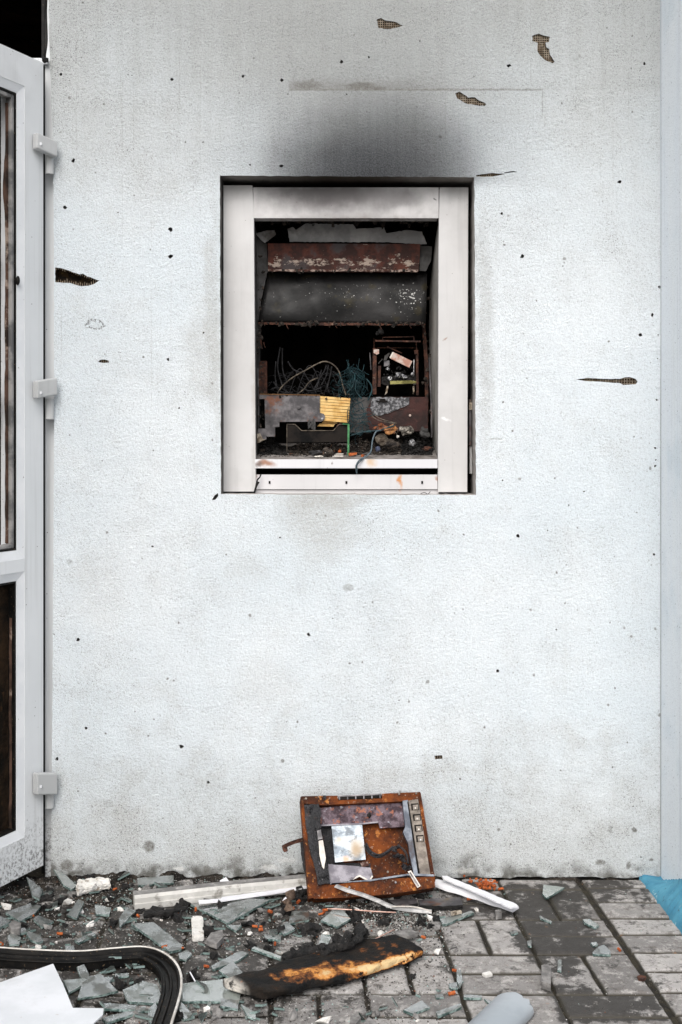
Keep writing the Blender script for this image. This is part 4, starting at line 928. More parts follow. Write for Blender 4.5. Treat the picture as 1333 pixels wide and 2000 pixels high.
m = MB(); m.tube([W(500, 952, .05), W(503, 938, .05), W(508, 932, .05), W(510, 926, .055)], .0022, 6); m.tube([W(497, 963, .05), W(501, 950, .05), W(506, 941, .05)], .003, 6); m.obj('burnt_wire_end', M_CHAR, A)
m = MB(); m.tube([W(822, 964, .05), W(830, 962, .05), W(836, 965, .05), W(841, 960, .05)], .001, 5); m.obj('burnt_wire_end', M_CHAR, A)
# wreckage lying on the shelf
def heap(name, x0, x1, htfun, mat, label, cat, f, seed, kind='stuff', ycl=.10, n=300, rr=(1.2, 3.6), sub=1):
    m = MB(); q = random.Random(seed)
    for k in range(n):
        x = q.uniform(x0, x1); Y = q.uniform(ycl, ycl + .15); px, _ = f(x, 0); X = W(px, 0, Y).x
        t_ = (Y - ycl) / .15; hh = htfun((x-x0)/(x1-x0)) * (t_ ** .6); r = q.uniform(*rr) / S
        m.lump((X, Y, shz(Y) + q.uniform(0, 1) * hh / S), r, amp=.7, sub=sub, sq=(q.uniform(.8, 1.6), 1, q.uniform(.5, 1)))
    return tag(m.obj(name, mat), label, cat, kind=kind)
heap('charred_debris', 130, 490, lambda u: 26*math.sin(math.pi*min(1, u*1.1+.1)) + 2, M_CHAR, 'black charred crumbs heaped at the left end of the machine shelf', 'debris', ca, 1, n=520, ycl=.145)
heap('charred_debris', 520, 1200, lambda u: 14*math.sin(math.pi*u) + 4, M_ASHDEB, 'grey ash and char heaped under the cradle on the machine shelf', 'debris', ca, 2, n=520, ycl=.14)
heap('charred_debris', 20, 700, lambda u: 18 + 8*math.sin(7*u), M_ASHDEB, 'brown and grey burnt litter right of the green upright on the machine shelf', 'debris', cb, 3, n=620, ycl=.145)
heap('charred_debris', 690, 1090, lambda u: 36*math.sin(math.pi*(u*.8+.15)) + 3, M_CHAR, 'black char heap in the right corner of the machine shelf', 'debris', cb, 4, n=620, ycl=.145)
heap('ash_crumbs', 110, 1300, lambda u: 3, M_ASHDEB, 'fine pale ash crumbs along the front of the machine shelf', 'ash', ca, 5, n=420, ycl=.115, rr=(.6, 1.8))
def slump(name, pxs, Y, r, mat, label, cat, sq=(1, 1, 1), amp=.4, sub=3):
    m = MB(); c = W(*pxs, Y); m.lump(c, r/S, amp=amp, sub=sub, sq=sq); return tag(m.obj(name, mat, smooth=False), label, cat)
slump('melted_lump', cb(455, 1590), .16, 11, simple('ash_cream', (.22, .19, .15), (.08, .06, .045), 40, .9, bump=1, bd=.006), 'cream coloured lump of melted plastic on the machine shelf', 'lump', (1.2, .5, 1.0))
slump('melted_lump', cb(560, 1640), .15, 10, M_ASHDEB, 'flat cream smear of melted plastic beside the bigger cream lump', 'lump', (1.5, .5, .6), .6)
slump('foil_ball', cb(835, 1630), .115, 7, M_SILVER, 'shiny silver ball on the char heap', 'ball', amp=.3)
slump('foil_ball', cb(755, 1480), .15, 10, simple('tarnished_foil', (.04, .035, .03), (.22, .20, .17), 140, .4, .5), 'crumpled tarnished foil above the silver ball', 'foil', (1.2, .6, .8), .6)
slump('melted_lump', cb(1000, 1500), .16, 10, M_SIDEFILM, 'dull grey lump against the right side of the opening', 'lump', (1, .6, 1), .5)
slump('melted_lump', cb(430, 1425), .14, 8, simple('orange_melt', (.20, .06, .02), (.05, .02, .01), 100, .6), 'orange rusty scrap under the teal wires', 'scrap', (1.2, .6, .7), .7)
slump('melted_lump', cb(540, 1465), .14, 9, simple('amber_melt', (.36, .16, .05), (.14, .06, .03), 100, .6), 'amber brown scrap beside the orange one on the shelf', 'scrap', (1.2, .6, .8), .8)
slump('melted_lump', cb(650, 1550), .125, 2.6, M_CREAMW, 'tiny white bead above the cream smear', 'bead')
slump('melted_lump', cb(1020, 1705), .105, 4, M_RUSTDK, 'small rusty scrap at the right end of the shelf', 'scrap', (2, .6, .8), .7)
slump('melted_lump', cb(190, 1800), .085, 3, M_ORANGE, 'small red scrap beside the hanging wire', 'scrap')
slump('melted_lump', cb(260, 1775), .09, 6, M_SIDEFILM, 'small blue grey flake crossed by the hanging wire', 'flake', (1.6, .8, .35), .4)
slump('melted_lump', ca(820, 1605), .10, 9, M_MELT, 'small black charred stick lying below the cradle', 'lump', (1.6, .5, .5), .4)
slump('melted_lump', ca(940, 1610), .11, 9, M_ASHDEB, 'pinkish ash lump below the cradle', 'lump', (1.5, .7, .9), .7)
slump('melted_lump', ca(805, 1290), .14, 6, M_SIDEFILM, 'grey drip of melted plastic hanging over the cradle', 'lump', (.7, .5, 1.7), .8)
slump('melted_lump', ca(760, 1275), .14, 5, M_SIDEFILM, 'thin grey drip left of the bigger drip over the cradle', 'lump', (.6, .5, 1.6), .8)
slump('melted_lump', cb(390, 1710), .105, 6, simple('dark_blue_plug', (.02, .03, .06), (.05, .06, .1), 60, .5), 'dark blue round plug with wire ends on the shelf', 'plug', (.9, .6, .9), .15)
ls = thing('striped_card', W(*ca(1120, 1640), .085), 'small pale striped circuit card with an orange spot on the shelf', 'circuit card')
for i, yy in enumerate((1612, 1628, 1644)): wp('contact', [ca(1070 - i*20, yy), ca(1158, yy-3), ca(1158, yy+6), ca(1065 - i*20, yy+8)], .084, .002, M_CREAMW, ls)
m = MB(); m.lump(W(*ca(1115, 1585), .09), 3.5/S, amp=.2); m.obj('orange_spot', M_ORANGE, ls)
slump('melted_lump', ca(870, 1645), .086, 4, M_CREAMW, 'small white chip left of the striped card', 'chip', (1.9, .8, .4))
# ================================================================== THE RUSTY PANEL leaning on the wall
PBL, PBR, PTL, PTR = G(604, 1756, 0.012), G(848, 1747, .012), W(589, 1556, -.045), W(822, 1548, -.045)
pn = (PBR - PBL).cross(PTL - PBL).normalized()
if pn.y > 0: pn = -pn
CAM = Vector((0, -D, EYE))
def PP(x, y, off=0.0):
    p = W(*c3(x, y), 0); r = (p - CAM); q = PBL + pn * off
    t = (q - CAM).dot(pn) / r.dot(pn); return CAM + r * t
RP = thing('rusty_panel', (PBL + PBR) / 2, 'rusty orange machine panel with burnt electronics leaning against the wall', 'panel')
def pp(name, pts, o0, o1, mat, bevel=.0, amp=0.0, parent=RP):
    if amp: pts = ragged(pts, amp, 16)
    # outline is seen at the outer face; the depth runs straight back along the panel's normal
    f_ = [PP(x, y, o1) for x, y in pts]; b_ = [v - pn * (o1 - o0) for v in f_]; m = MB(); m.prism(f_, b_); return m.obj(name, mat, parent, bevel=bevel)
pp('back_sheet', [(225,150),(1040,118),(1140,745),(290,828)], -.004, 0, M_RUST)
pp('rim', [(205,135),(222,150),(238,200),(330,700),(420,752),(300,840),(265,848)], -.004, .040, M_RUST, .002)
pp('rim', [(205,133),(215,126),(468,122),(470,156),(520,152),(782,143),(780,108),(1050,96),(1035,150),(925,162),(345,190),(228,176)], -.004, .036, M_RUST, .002)
pp('rim', [(1032,98),(1053,102),(1156,722),(1150,735),(1118,690),(1040,160)], -.004, .034, M_RUST, .002)
pp('bottom_flange', [(425,752),(700,714),(1148,690),(1155,768),(850,815),(560,838),(300,848),(296,800)], -.004, .042, M_RUST, .003)
pp('flange_lip', [(425,738),(700,712),(960,672),(1040,672),(1145,676),(1148,690),(960,684),(700,724)], .0, .046, M_SILV2, .001, .8)
pp('slot_strip', [(475,132),(775,116),(778,136),(476,151)], .030, .0365, M_BLACK)
for k in range(6):
    x = 478 + k*57; pp('slot_bar', [(x, 132-k*2.9), (x+7, 131-k*2.9), (x+8, 151-k*2.5), (x, 151-k*2.5)], .036, .039, M_STEEL)
pp('slot_edge', [(474,122),(776,108),(777,116),(475,131)], .03, .038, M_STEEL)
pp('dark_recess', [(350,335),(430,335),(455,592),(700,600),(700,660),(400,640)], -.001, .006, M_MELT, 0, 3)
pp('blistered_bar', [(345,208),(560,190),(925,173),(938,340),(765,350),(755,312),(645,322),(350,336)], .012, .022, M_MOTTLE, .001, 1.5)
pp('blistered_bar_edge', [(345,327),(645,314),(752,303),(754,312),(645,324),(350,337)], .02, .024, M_LAV)
pp('white_plate', [(425,335),(640,322),(666,572),(450,592)], .018, .021, M_WPLATE)
pp('scorched_plate', [(400,605),(560,615),(700,630),(716,690),(690,722),(660,700),(622,684),(570,716),(415,748)], .030, .034, M_LAV, 0, 1.5)
pp('torn_edge', [(575,715),(600,690),(625,680),(665,703),(690,716),(708,684),(718,690),(695,726),(660,712),(622,692)], .034, .037, M_CREAMW, 0, 1.5)
pp('metal_strip', [(925,158),(962,152),(985,350),(1003,480),(1036,690),(1008,692),(972,520),(965,460),(928,378),(944,340)], .026, .040, M_SILV2, .002)
bs = pp('button_strip', [(966,157),(1034,146),(1122,680),(1050,687)], .026, .043, M_TAUPE, .002)
pp('strip_edge', [(958,165),(966,162),(1050,686),(1036,690)], .03, .041, M_BLACK)
for i, (x, y) in enumerate([(1013,200),(1026,275),(1037,350),(1048,423)]):
    pp('key_well', [(x-29,y-21),(x+24,y-25),(x+29,y+21),(x-24,y+25)], .042, .0445, M_BLACK)
    pp('key', [(x-17,y-12),(x+20,y-15),(x+23,y+20),(x-13,y+22)], .044, .0465, M_TAUPE, .001)
    m = MB(); q = PP(x+2, y+10, .047); m.tube([q, q + pn*.0015], .0024, 8, sm=1); m.obj('key_stud', M_CREAMW if i < 3 else M_SILVER, RP)
pp('inner_strip', [(322,370),(350,360),(362,425),(330,432)], .050, .056, M_STEEL, 0, 1)
pp('inner_strip', [(335,440),(365,435),(385,560),(372,640),(358,620),(340,530)], .052, .0575, M_CREAMW, 0, 1)
pp('melted_column', [(232,188),(335,180),(350,235),(345,340),(355,420),(385,560),(412,700),(408,742),(330,748),(310,640),(265,470),(240,300)], .030, .050, M_MELT, .003, 3)
m = MB(); q = random.Random(5)
for k in range(26):
    t = q.random(); x = 285 + 85*t + q.uniform(-40, 40); y = 200 + 520*t; m.lump(PP(x, y, .048), q.uniform(5, 11)/3.6/S*1.3, amp=.7, sub=2)
m.obj('melted_blobs', M_MELT, RP)
m = MB(); pts = [PP(660,470,.03), PP(690,525,.028), PP(750,555,.026), PP(810,530,.028), PP(850,495,.03), PP(905,485,.032), PP(950,530,.034), PP(965,600,.036)]
m.tube(pts, .0035, 7, sm=6); m.tube([p + Vector((.003, -.002, .006)) for p in pts[:5]], .003, 7, sm=6); m.obj('melted_cable', M_MELT, RP, smooth=True)
m = MB()
for k in range(26):
    t = q.random(); x = 870 + 95*t + q.uniform(-25, 25); y = 500 + 140*t + q.uniform(-28, 28); m.lump(PP(x, y, .03 + q.uniform(0, .01)), q.uniform(6, 15)/3.6/S, amp=.7, sub=2)
m.obj('melted_cable_bunch', M_MELT, RP)
pp('rust_disc', [(625,590),(680,588),(690,615),(640,625)], .006, .012, M_RUSTEDGE, 0, 2)
pp('tag_frame', [(962,656),(984,648),(1053,758),(1030,771)], .046, .049, M_CREAMW); pp('tag_face', [(972,664),(982,660),(1043,756),(1032,762)], .0485, .0505, M_STEEL)
pp('rust_tab', [(365,122),(385,120),(388,148),(370,152)], .034, .042, M_MELT, .001, 1)
for (x, y) in ((245,145),(900,112),(1020,108),(550,770),(875,735),(820,660)):
    m = MB(); qq = PP(x, y, .037 if y < 600 else .043); m.tube([qq, qq + pn*.004], .0028, 8, sm=1); m.obj('screw', M_TAUPE if y < 700 else M_STEEL, RP)
m = MB(); qq = PP(690, 262, .025); m.lump(qq, .0065, amp=.5); m.obj('charred_knob', M_CHAR, RP)
# bent arm sticking out on the left
m = MB(); a_ = [PP(240,425,.02), PP(160,447,.024), PP(88,478,.024), PP(92,515,.02)]; m.sweep([a_[0], a_[1], a_[2]], [(-.0012,-.006),(.0012,-.006),(.0012,.004),(-.0012,.004)], sm=3); 
f_ = [PP(75,472,.02), PP(112,466,.02), PP(118,512,.02), PP(92,520,.02), PP(82,505,.02)]; m.prism(f_, [v - pn*.003 for v in f_]); m.obj('bent_arm', M_RUSTDK, RP)
f_ = [(205,450),(235,440),(245,520),(262,760),(225,620),(210,520)]; pp('torn_side_strip', f_, .0, .004, M_MELT, 0, 3)
# ================================================================== LOOSE THINGS ON THE PAVING
def gprism(name, pts, mats, th, label, cat, group=None, z=None, tilt=None, amp=0.0, bevel=0.0, side=1):
    """outline in picture units of a flat piece lying on the ground"""
    if amp: pts = ragged(pts, amp, 7)
    cx = sum(p[0] for p in pts)/len(pts); cy = sum(p[1] for p in pts)/len(pts); c0 = G(cx, cy)
    if z is None: z = top_z(c0.x, c0.y) + .003
    f_ = [G(x, y, z + th) for x, y in pts]; b_ = [v - Vector((0, 0, th)) for v in f_]
    m = MB(); m.prism(f_, b_, 0, side if isinstance(mats, (list, tuple)) else None)
    if tilt:
        c = sum(f_, Vector()) / len(f_); Rm = Matrix.Rotation(R(tilt[0]), 3, 'X') @ Matrix.Rotation(R(tilt[1]), 3, 'Y')
        m.v = [c + Rm @ (v - c) for v in m.v]; lo = min(v.z for v in m.v)
        if lo < z - .001: m.v = [v + Vector((0, 0, z - .001 - lo)) for v in m.v]
    o = m.obj(name, mats, bevel=bevel); return tag(o, label, cat, group)
GL = [M_GLASS, M_GEDGE]
SHARDS = [
 (c4, [(30,335),(165,287),(215,300),(185,330),(105,370)], 'broad glass shard near the left edge of the photo below the door', (4, 3)),
 (c4, [(0,345),(60,375),(0,405),(-60,390),(-50,350)], 'glass shard cut by the left edge of the photo above the rubber seal', (2, -4)),
 (c4, [(140,180),(225,220),(205,255),(170,245)], 'small curved glass shard in the dirt under the open door', (10, 5)),
 (c4, [(280,140),(330,150),(400,190),(375,205),(330,190)], 'dark glass shard against the left foot of the wall beside the white foam chunk', (12, 3)),
 (c4, [(685,405),(800,395),(950,495),(945,515),(885,527)], 'long green edged glass shard left of the small white block', (3, 2)),
 (None, [(371,1766),(456,1757),(528,1764),(445,1802)], 'large triangular glass shard just in front of the long dirty trim', (3, -2)),
 (c4, [(405,770),(430,715),(520,680),(615,740),(500,760)], 'domed glass shard between the white sheet and the rubber seal', (14, 2)),
 (c4, [(640,735),(745,700),(820,720),(850,790),(800,800),(665,785)], 'wide glass shard just inside the bend of the rubber seal', (6, -3)),
 (c4, [(940,700),(1190,675),(1255,690),(1250,785),(930,785)], 'largest rectangular glass shard between the rubber seal and the charred plank', (2, 0)),
 (c4, [(545,800),(710,805),(705,830),(545,828)], 'short glass strip right of the corner of the white sheet', (0, 2)),
 (c4, [(530,885),(760,810),(762,828),(560,905)], 'long slanting glass strip below the wide shard inside the seal bend', (0, 3)),
 (c4, [(770,835),(810,805),(835,850),(800,906),(775,890)], 'rounded glass shard touching the lower end of the rubber seal', (4, -6)),
 (c4, [(390,470),(490,428),(500,440),(410,482)], 'narrow glass strip lying alone above the rubber seal', (3, 5)),
 (c4, [(1140,650),(1215,608),(1295,670),(1240,695)], 'glass shard leaning on the left tip of the charred plank', (8, 6)),
 (c4, [(1100,605),(1250,530),(1295,540),(1240,575),(1110,620)], 'pointed pale glass splinter above the shard at the plank tip', (4, 3)),
 (c4, [(930,545),(975,527),(1000,545),(970,572),(935,565)], 'small pale glass piece just below the tip of the long green edged shard', (6, 0)),
 (c4, [(1150,780),(1245,785),(1240,825),(1148,815)], 'small glass rectangle below the largest rectangular shard', (3, 3)),
 (c4, [(350,340),(410,290),(440,300),(400,355)], 'dark glass shard leaning in the rubble right of the broad left shard', (14, -6)),
 (c4, [(620,370),(660,325),(710,335),(625,400)], 'dark pointed glass shard below the left end of the dirty trim', (10, 8)),
 (c4, [(495,300),(580,310),(570,335),(500,335)], 'small square glass shard below the white foam chunk', (10, 2)),
 (c4, [(60,420),(135,405),(140,425),(70,440)], 'thin glass piece above the two pebble shaped ones on the left', (3, 3)),
 (c4, [(140,445),(150,435),(210,450),(225,470),(200,480),(160,470)], 'leaf shaped clear glass piece on a paver above the rubber seal', (6, 3)),
 (c4, [(40,460),(60,445),(110,460),(100,490),(50,495)], 'blunt glass piece beside the leaf shaped one', (5, 5)),
 (c4, [(715,162),(905,155),(905,175),(720,182)], 'pale green glass strip lying against the foot of the wall behind the trim', (20, 0)),
 (c4, [(175,370),(200,355),(280,375),(220,400)], 'small glass shard next to an orange bit below the broad left shard', (8, 2)),
 (c4, [(340,505),(385,497),(390,520),(345,522)], 'small clear glass square just above the rubber seal', (4, 3)),
 (c4, [(330,690),(440,680),(470,690),(360,740)], 'dark glass shard at the right edge of the white sheet', (7, 2)),
 (c4, [(455,660),(590,665),(570,685),(460,685)], 'pale glass strip under the horizontal run of the rubber seal', (5, 1)),
 (c4, [(400,640),(440,628),(465,660),(450,685),(430,685)], 'upright leaning glass piece below the rubber seal', (14, 8)),
 (c4, [(600,645),(670,640),(672,655),(603,662)], 'tiny glass bar under the rubber seal before its bend', (2, 1)),
 (c4, [(910,810),(945,810),(1015,865),(960,880)], 'glass shard just right of the lower end of the seal', (8, 4)),
 (c4, [(1180,395),(1260,395),(1230,420)], 'small triangular glass chip right of the small white block', (6, 2)),
 (c4, [(1255,820),(1333,850),(1333,880),(1290,870)], 'curved glass splinter below the plank tip', (4, 8)),
 (c5, [(605,325),(700,270),(760,315),(690,345)], 'triangular glass shard below the pink wire', (12, 3)),
 (c5, [(455,280),(545,275),(545,310),(435,330)], 'grey glass shard in the rubble below the rusty panel left corner', (8, 3)),
 (c5, [(380,355),(430,335),(470,365),(410,385)], 'pale glass chip left of the charred stick', (8, -4)),
 (c5, [(590,450),(610,405),(660,415),(640,440)], 'small glass shard standing beside the charred stick', (14, 4)),
 (c5, [(245,470),(260,460),(400,500),(395,512)], 'thin whitish glass splinter above the charred plank', (3, 3)),
 (c5, [(1225,310),(1333,280),(1333,300),(1240,332)], 'glass strip lying right of the gravel below the white plank', (4, 4)),
 (c5, [(1035,780),(1130,732),(1175,765),(1080,797)], 'pale triangular glass shard on a paver below the charred plank', (2, 1)),
 (c5, [(1205,790),(1333,745),(1338,762),(1215,812)], 'long glass bar on the pavers left of the grey pipe', (2, 2)),
 (c5, [(1270,650),(1310,640),(1315,665),(1285,668)], 'small glass chip beside an orange bit right of the plank', (3, 0)),
 (c5, [(1200,700),(1240,695),(1245,712),(1205,715)], 'tiny round glass chip on a paver right of the plank', (3, 0)),
 (c5, [(310,385),(400,392),(395,412),(315,408)], 'short glass strip in front of three orange bits', (3, 0)),
 (c5, [(470,340),(520,330),(540,360),(490,375)], 'squarish glass piece between the pale chip and the triangular shard', (7, 3)),
 (c6, [(610,200),(720,207),(625,248),(605,232)], 'bluish glass shard near the wall on the right hand pavers', (10, 2)),
 (c6, [(590,345),(655,370),(650,377),(595,358)], 'thin glass sliver on the dark stained paver', (3, 2)),
 (c6, [(815,365),(850,362),(900,390),(880,403),(825,380)], 'oval glass piece by the long mossy joint', (3, 2)),
 (c6, [(865,535),(895,512),(925,503),(960,530),(960,543),(870,541)], 'fan shaped clear glass shard next to a lone orange bit on the right', (8, 0)),
 (c6, [(435,430),(470,420),(478,430),(445,440)], 'small glass pebble on a pale paver below the white plank', (3, 2)),
 (c6, [(685,573),(705,573),(703,628),(683,625)], 'small upright glass bar on the dark stain right of the brown chip', (2, 2)),
 (c6, [(75,370),(235,320),(248,328),(100,385)], 'glass bar beside the gravel in front of the white plank', (4, 2)),
 (c6, [(300,775),(340,785),(325,798)], 'tiny glass chip touching the grey pipe', (3, 2)),
 (c6, [(195,755),(290,755),(288,768),(195,768)], 'little clear glass strip in a joint left of the grey pipe', (2, 2)),
 (c6, [(855,485),(885,478),(893,490),(870,500)], 'white glass crumb above the fan shaped shard', (3, 2)),
 (c6, [(525,475),(548,470),(548,500),(530,497)], 'small pale chip at the left rim of the dark stain', (3, 2)),
 (c6, [(45,755),(85,748),(85,765),(55,770)], 'small oval glass chip left of two orange bits', (3, 2)),
 (c6, [(158,648),(180,645),(190,690),(175,715),(160,690)], 'greenish glass piece standing in the joint right of the plank', (10, 5)),
 (c6, [(115,700),(160,690),(165,720),(120,715)], 'pale glass chip in the joint beside the greenish one', (3, 5)),
]
for (f, pts, lab, tl) in SHARDS:
    P_ = [f(*p) for p in pts] if f else pts
    big = max(p[0] for p in P_) - min(p[0] for p in P_) > 30
    gprism('glass_shard', P_, GL, .0055 if big else .004, lab, 'glass shard', 'traced broken glass on the paving' if False else 'broken glass pieces on the paving', tilt=tl, amp=.35)
# small anonymous splinters: a few shapes, copied
protos = []
rg = random.Random(21)
def shard_mesh(i):
    n = rg.choice((3, 4, 4, 5)); L = 1.0; asp = rg.uniform(.18, .7)
    an = sorted(rg.uniform(0, 6.28) for _ in range(n))
    while max((an[(k+1) % n] - an[k]) % 6.283 for k in range(n)) > 3.0: an = sorted(rg.uniform(0, 6.28) for _ in range(n))
    f_ = [Vector((math.cos(a)*.5, math.sin(a)*.5*asp, .1)) for a in an]; m = MB(); m.prism(f_, [v*1.0 - Vector((0, 0, .1)) for v in f_], 0, 1)
    me = bpy.data.meshes.new('glass_splinter'); me.from_pydata([tuple(v) for v in m.v], [], m.f); me.materials.append(M_GLASS.m); me.materials.append(M_GEDGE.m); me.polygons.foreach_set('material_index', m.mi); return me
meshes = [shard_mesh(i) for i in range(14)]
proto = None
cnt = 0; tries = 0
while cnt < 290 and tries < 20000:
    tries += 1
    px = rg.uniform(-30, 1020); py = rg.uniform(1722, 1999)
    wgt = 1.0 if px < 520 else max(.0, 1 - (px-520)/430)**1.3
    if py < 1800 and px > 600: wgt = max(wgt, .5 if px < 880 else .1)
    if rg.random() > wgt: continue
    if px < 200 and py > 1890: continue
    g_ = G(px, py)
    if 470 < px < 815 and 1835 < py < 1960: continue
    L = min(.075, rg.lognormvariate(-3.7, .5)) * (1 if px < 600 else .65)
    if proto is None:
        o = bpy.data.objects.new('glass_splinter', meshes[0]); col.objects.link(o); proto = o
        tag(o, 'small anonymous glass splinter scattered in the rubble on the paving', 'glass splinter', 'small glass splinters in the rubble')
    else:
        o = proto.copy(); o.data = meshes[cnt % len(meshes)]; col.objects.link(o)
    tx, ty = rg.gauss(0, 9), rg.gauss(0, 9)
    o.rotation_euler = (R(tx), R(ty), rg.uniform(0, 6.28)); th = .0045 / .1
    o.scale = (L, L * rg.uniform(.6, 1.1), th)
    o.location = (g_.x, g_.y, top_z(g_.x, g_.y) + .001 + L * .5 * abs(math.sin(R(max(abs(tx), abs(ty))))) )
    cnt += 1
# orange bits: short crumbling cylinders
om = MB(); om.tube([(-.0085, 0, .0045), (-.003, .0, .0047), (.003, 0, .0045), (.0085, 0, .0046)], .0045, 9, sm=2)
for v in om.v: v += Vector((mn.noise(v*400)*.0008, mn.noise(v*400+Vector((5,5,5)))*.0008, mn.noise(v*400+Vector((9,9,9)))*.0006))
first = None
spots = [c4(*p) for p in [(168,352),(312,450),(720,355),(828,352),(1022,320),(950,523),(860,520),(1075,620),(8,503),(655,608),(600,215)]] + \
        [c5(*p) for p in [(342,282),(295,358),(293,376),(262,358),(368,447),(620,285),(605,292),(630,272),(1140,415),(1302,588),(1290,710),(15,567),(490,230),(455,262)]] + \
        [c6(*p) for p in [(148,640),(135,762),(1003,532),(388,215),(200,145),(232,175),(350,200),(225,268),(300,200),(270,190),(330,195),(310,212)]]
while len(spots) < 38: spots.append((rg.uniform(60, 1000), rg.uniform(1722, 1800)) if rg.random() < .6 else (rg.uniform(0, 600), rg.uniform(1780, 1900)))
for i, (px, py) in enumerate(spots):
    g_ = G(px, py)
    if first is None:
        first = om.obj('orange_bit', M_ORANGE, origin=(0, 0, 0)); o = first
        tag(o, 'small orange clay coloured stub among the rubble', 'orange stub', 'orange stubs scattered on the paving')
    else: o = first.copy(); col.objects.link(o)
    s = rg.uniform(.6, .95); o.scale = (s*rg.uniform(.6, 1.1), s, s); o.rotation_euler = (rg.uniform(-.2, .2), rg.uniform(-.2, .2), rg.gauss(0, .7)); o.location = (g_.x, g_.y, top_z(g_.x, g_.y) + .003)
# an orange crumb heap by the white plank
m = MB()
for k in range(70):
    x, y = c6(rg.gauss(305, 28), rg.gauss(200, 10)); g_ = G(x, max(y, 1719)); m.lump((g_.x, g_.y, .006 + rg.uniform(0, .012)), rg.uniform(.0015, .005), amp=.6, sub=1)
tag(m.obj('orange_crumbs', M_ORANGE), 'heap of crumbled orange clay between the white plank and the wall', 'crumbs', kind='stuff')
# stones and chips
sm_ = []
for i in range(8):
    m = MB(); random.seed(100+i); m.lump((0, 0, 0), 1, amp=.6, sub=1, fr=1.0); me = bpy.data.meshes.new('rubble_chunk'); me.from_pydata([tuple(v) for v in m.v], [], m.f); me.materials.append((M_STONE if i % 3 else M_FOAMW).m); sm_.append(me)
ch_ = []
for i in range(6):
    m = MB(); random.seed(200+i); m.lump((0, 0, 0), 1, amp=.9, sub=2, fr=1.4); me = bpy.data.meshes.new('charred_chunk'); me.from_pydata([tuple(v) for v in m.v], [], m.f); me.materials.append(M_CHAR.m); ch_.append(me)
def scatter(name, meshes_, n, lab, cat, grp, rng, wfun, zs=.6, squash=(.6, 1.0)):
    base = None; c = 0
    while c < n:
        px = rg.uniform(-20, 1000); py = rg.uniform(1720, 1998)
        if rg.random() > wfun(px, py): continue
        g_ = G(px, py); r = rg.uniform(*rng)
        if base is None: o = bpy.data.objects.new(name, meshes_[0]); col.objects.link(o); base = o; tag(o, lab, cat, grp)
        else: o = base.copy(); o.data = meshes_[c % len(meshes_)]; col.objects.link(o)
        o.scale = (r*rg.uniform(.8, 1.7), r*rg.uniform(.6, 1), r*rg.uniform(*squash)); o.rotation_euler = (rg.uniform(-.4, .4), rg.uniform(-.4, .4), rg.uniform(0, 6.28)); o.location = (g_.x, g_.y, top_z(g_.x, g_.y) + r*.3); c += 1
wl = lambda px, py: (1.0 if px < 880 else .25) * (1.0 if py < 1830 else .45)
scatter('rubble_chunk', sm_, 110, 'small grey or white rubble chunk in the litter', 'rubble chunk', 'small rubble chunks on the paving', (.004, .013), wl)
scatter('charred_chunk', ch_, 100, 'small black charred chunk in the litter', 'charred chunk', 'small charred chunks on the paving', (.006, .018), lambda px, py: (1.0 if px < 880 else 0.02) * (1.0 if py < 1820 else (.6 if 400 < px < 800 and py < 1880 else .12)))
gv = MB(); tone = []
def crumbs(n, fpos, rr):
    for k in range(n):
        px, py = fpos(); py = min(max(py, 1717), 2040); g_ = G(px, py); r = rg.uniform(*rr); c = Vector((g_.x, g_.y, top_z(g_.x, g_.y) + r*.4))
        a = [Vector((rg.uniform(-1, 1), rg.uniform(-1, 1), rg.uniform(-.5, 1))) .normalized() * r for _ in range(4)]
        vs = [c + Vector((r, 0, 0)), c + Vector((-r*.6, r*.7, 0)), c + Vector((-r*.5, -r*.8, 0)), c + Vector((0, 0, r*.8)) , c - Vector((0, 0, r*.5))]
        Rz = Matrix.Rotation(rg.uniform(0, 6.28), 3, 'Z'); vs = [c + Rz @ (v-c) + Vector((rg.uniform(-.3, .3), rg.uniform(-.3, .3), rg.uniform(-.2, .2)))*r for v in vs]
        gv.add(vs, [(0,1,3),(1,2,3),(2,0,3),(1,0,4),(2,1,4),(0,2,4)]); tone.extend([rg.random()]*6)
crumbs(8500, lambda: (rg.uniform(-20, 880), 1718 + abs(rg.gauss(0, 110))), (.0008, .0030))
crumbs(1500, lambda: (rg.gauss(780, 45), rg.gauss(1795, 16)), (.0012, .0042))
crumbs(900, lambda: (rg.uniform(600, 1333), rg.uniform(1725, 2010)), (.0006, .0018))
crumbs(3500, lambda: (rg.uniform(0, 900), rg.uniform(1800, 2010)), (.0007, .0030))
MC = Mat('mixed_crumbs', .85); ta = MC.attr('tone')[2]; rp_ = MC.n('ShaderNodeValToRGB'); MC.put(rp_.inputs[0], ta); cr = rp_.color_ramp; cr.interpolation = 'CONSTANT'
for i, (p_, c_) in enumerate([(0, (.03,.028,.026)), (.25, (.09,.08,.07)), (.45, (.18,.17,.16)), (.65, (.30,.29,.27)), (.88, (.55,.54,.52)), (.92, (.16,.06,.03)), (.95, (.30,.40,.38))]):
    e = cr.elements[i] if i < 2 else cr.elements.new(p_); e.position = p_; e.color = (*c_, 1)
MC.color(rp_.outputs[0])
go = gv.obj('grit', MC, origin=(0, 0, 0)); at = go.data.attributes.new('tone', 'FLOAT', 'FACE'); at.data.foreach_set('value', tone); tag(go, 'mixed grit and crumbs of glass and stone strewn over the paving', 'grit', kind='stuff')
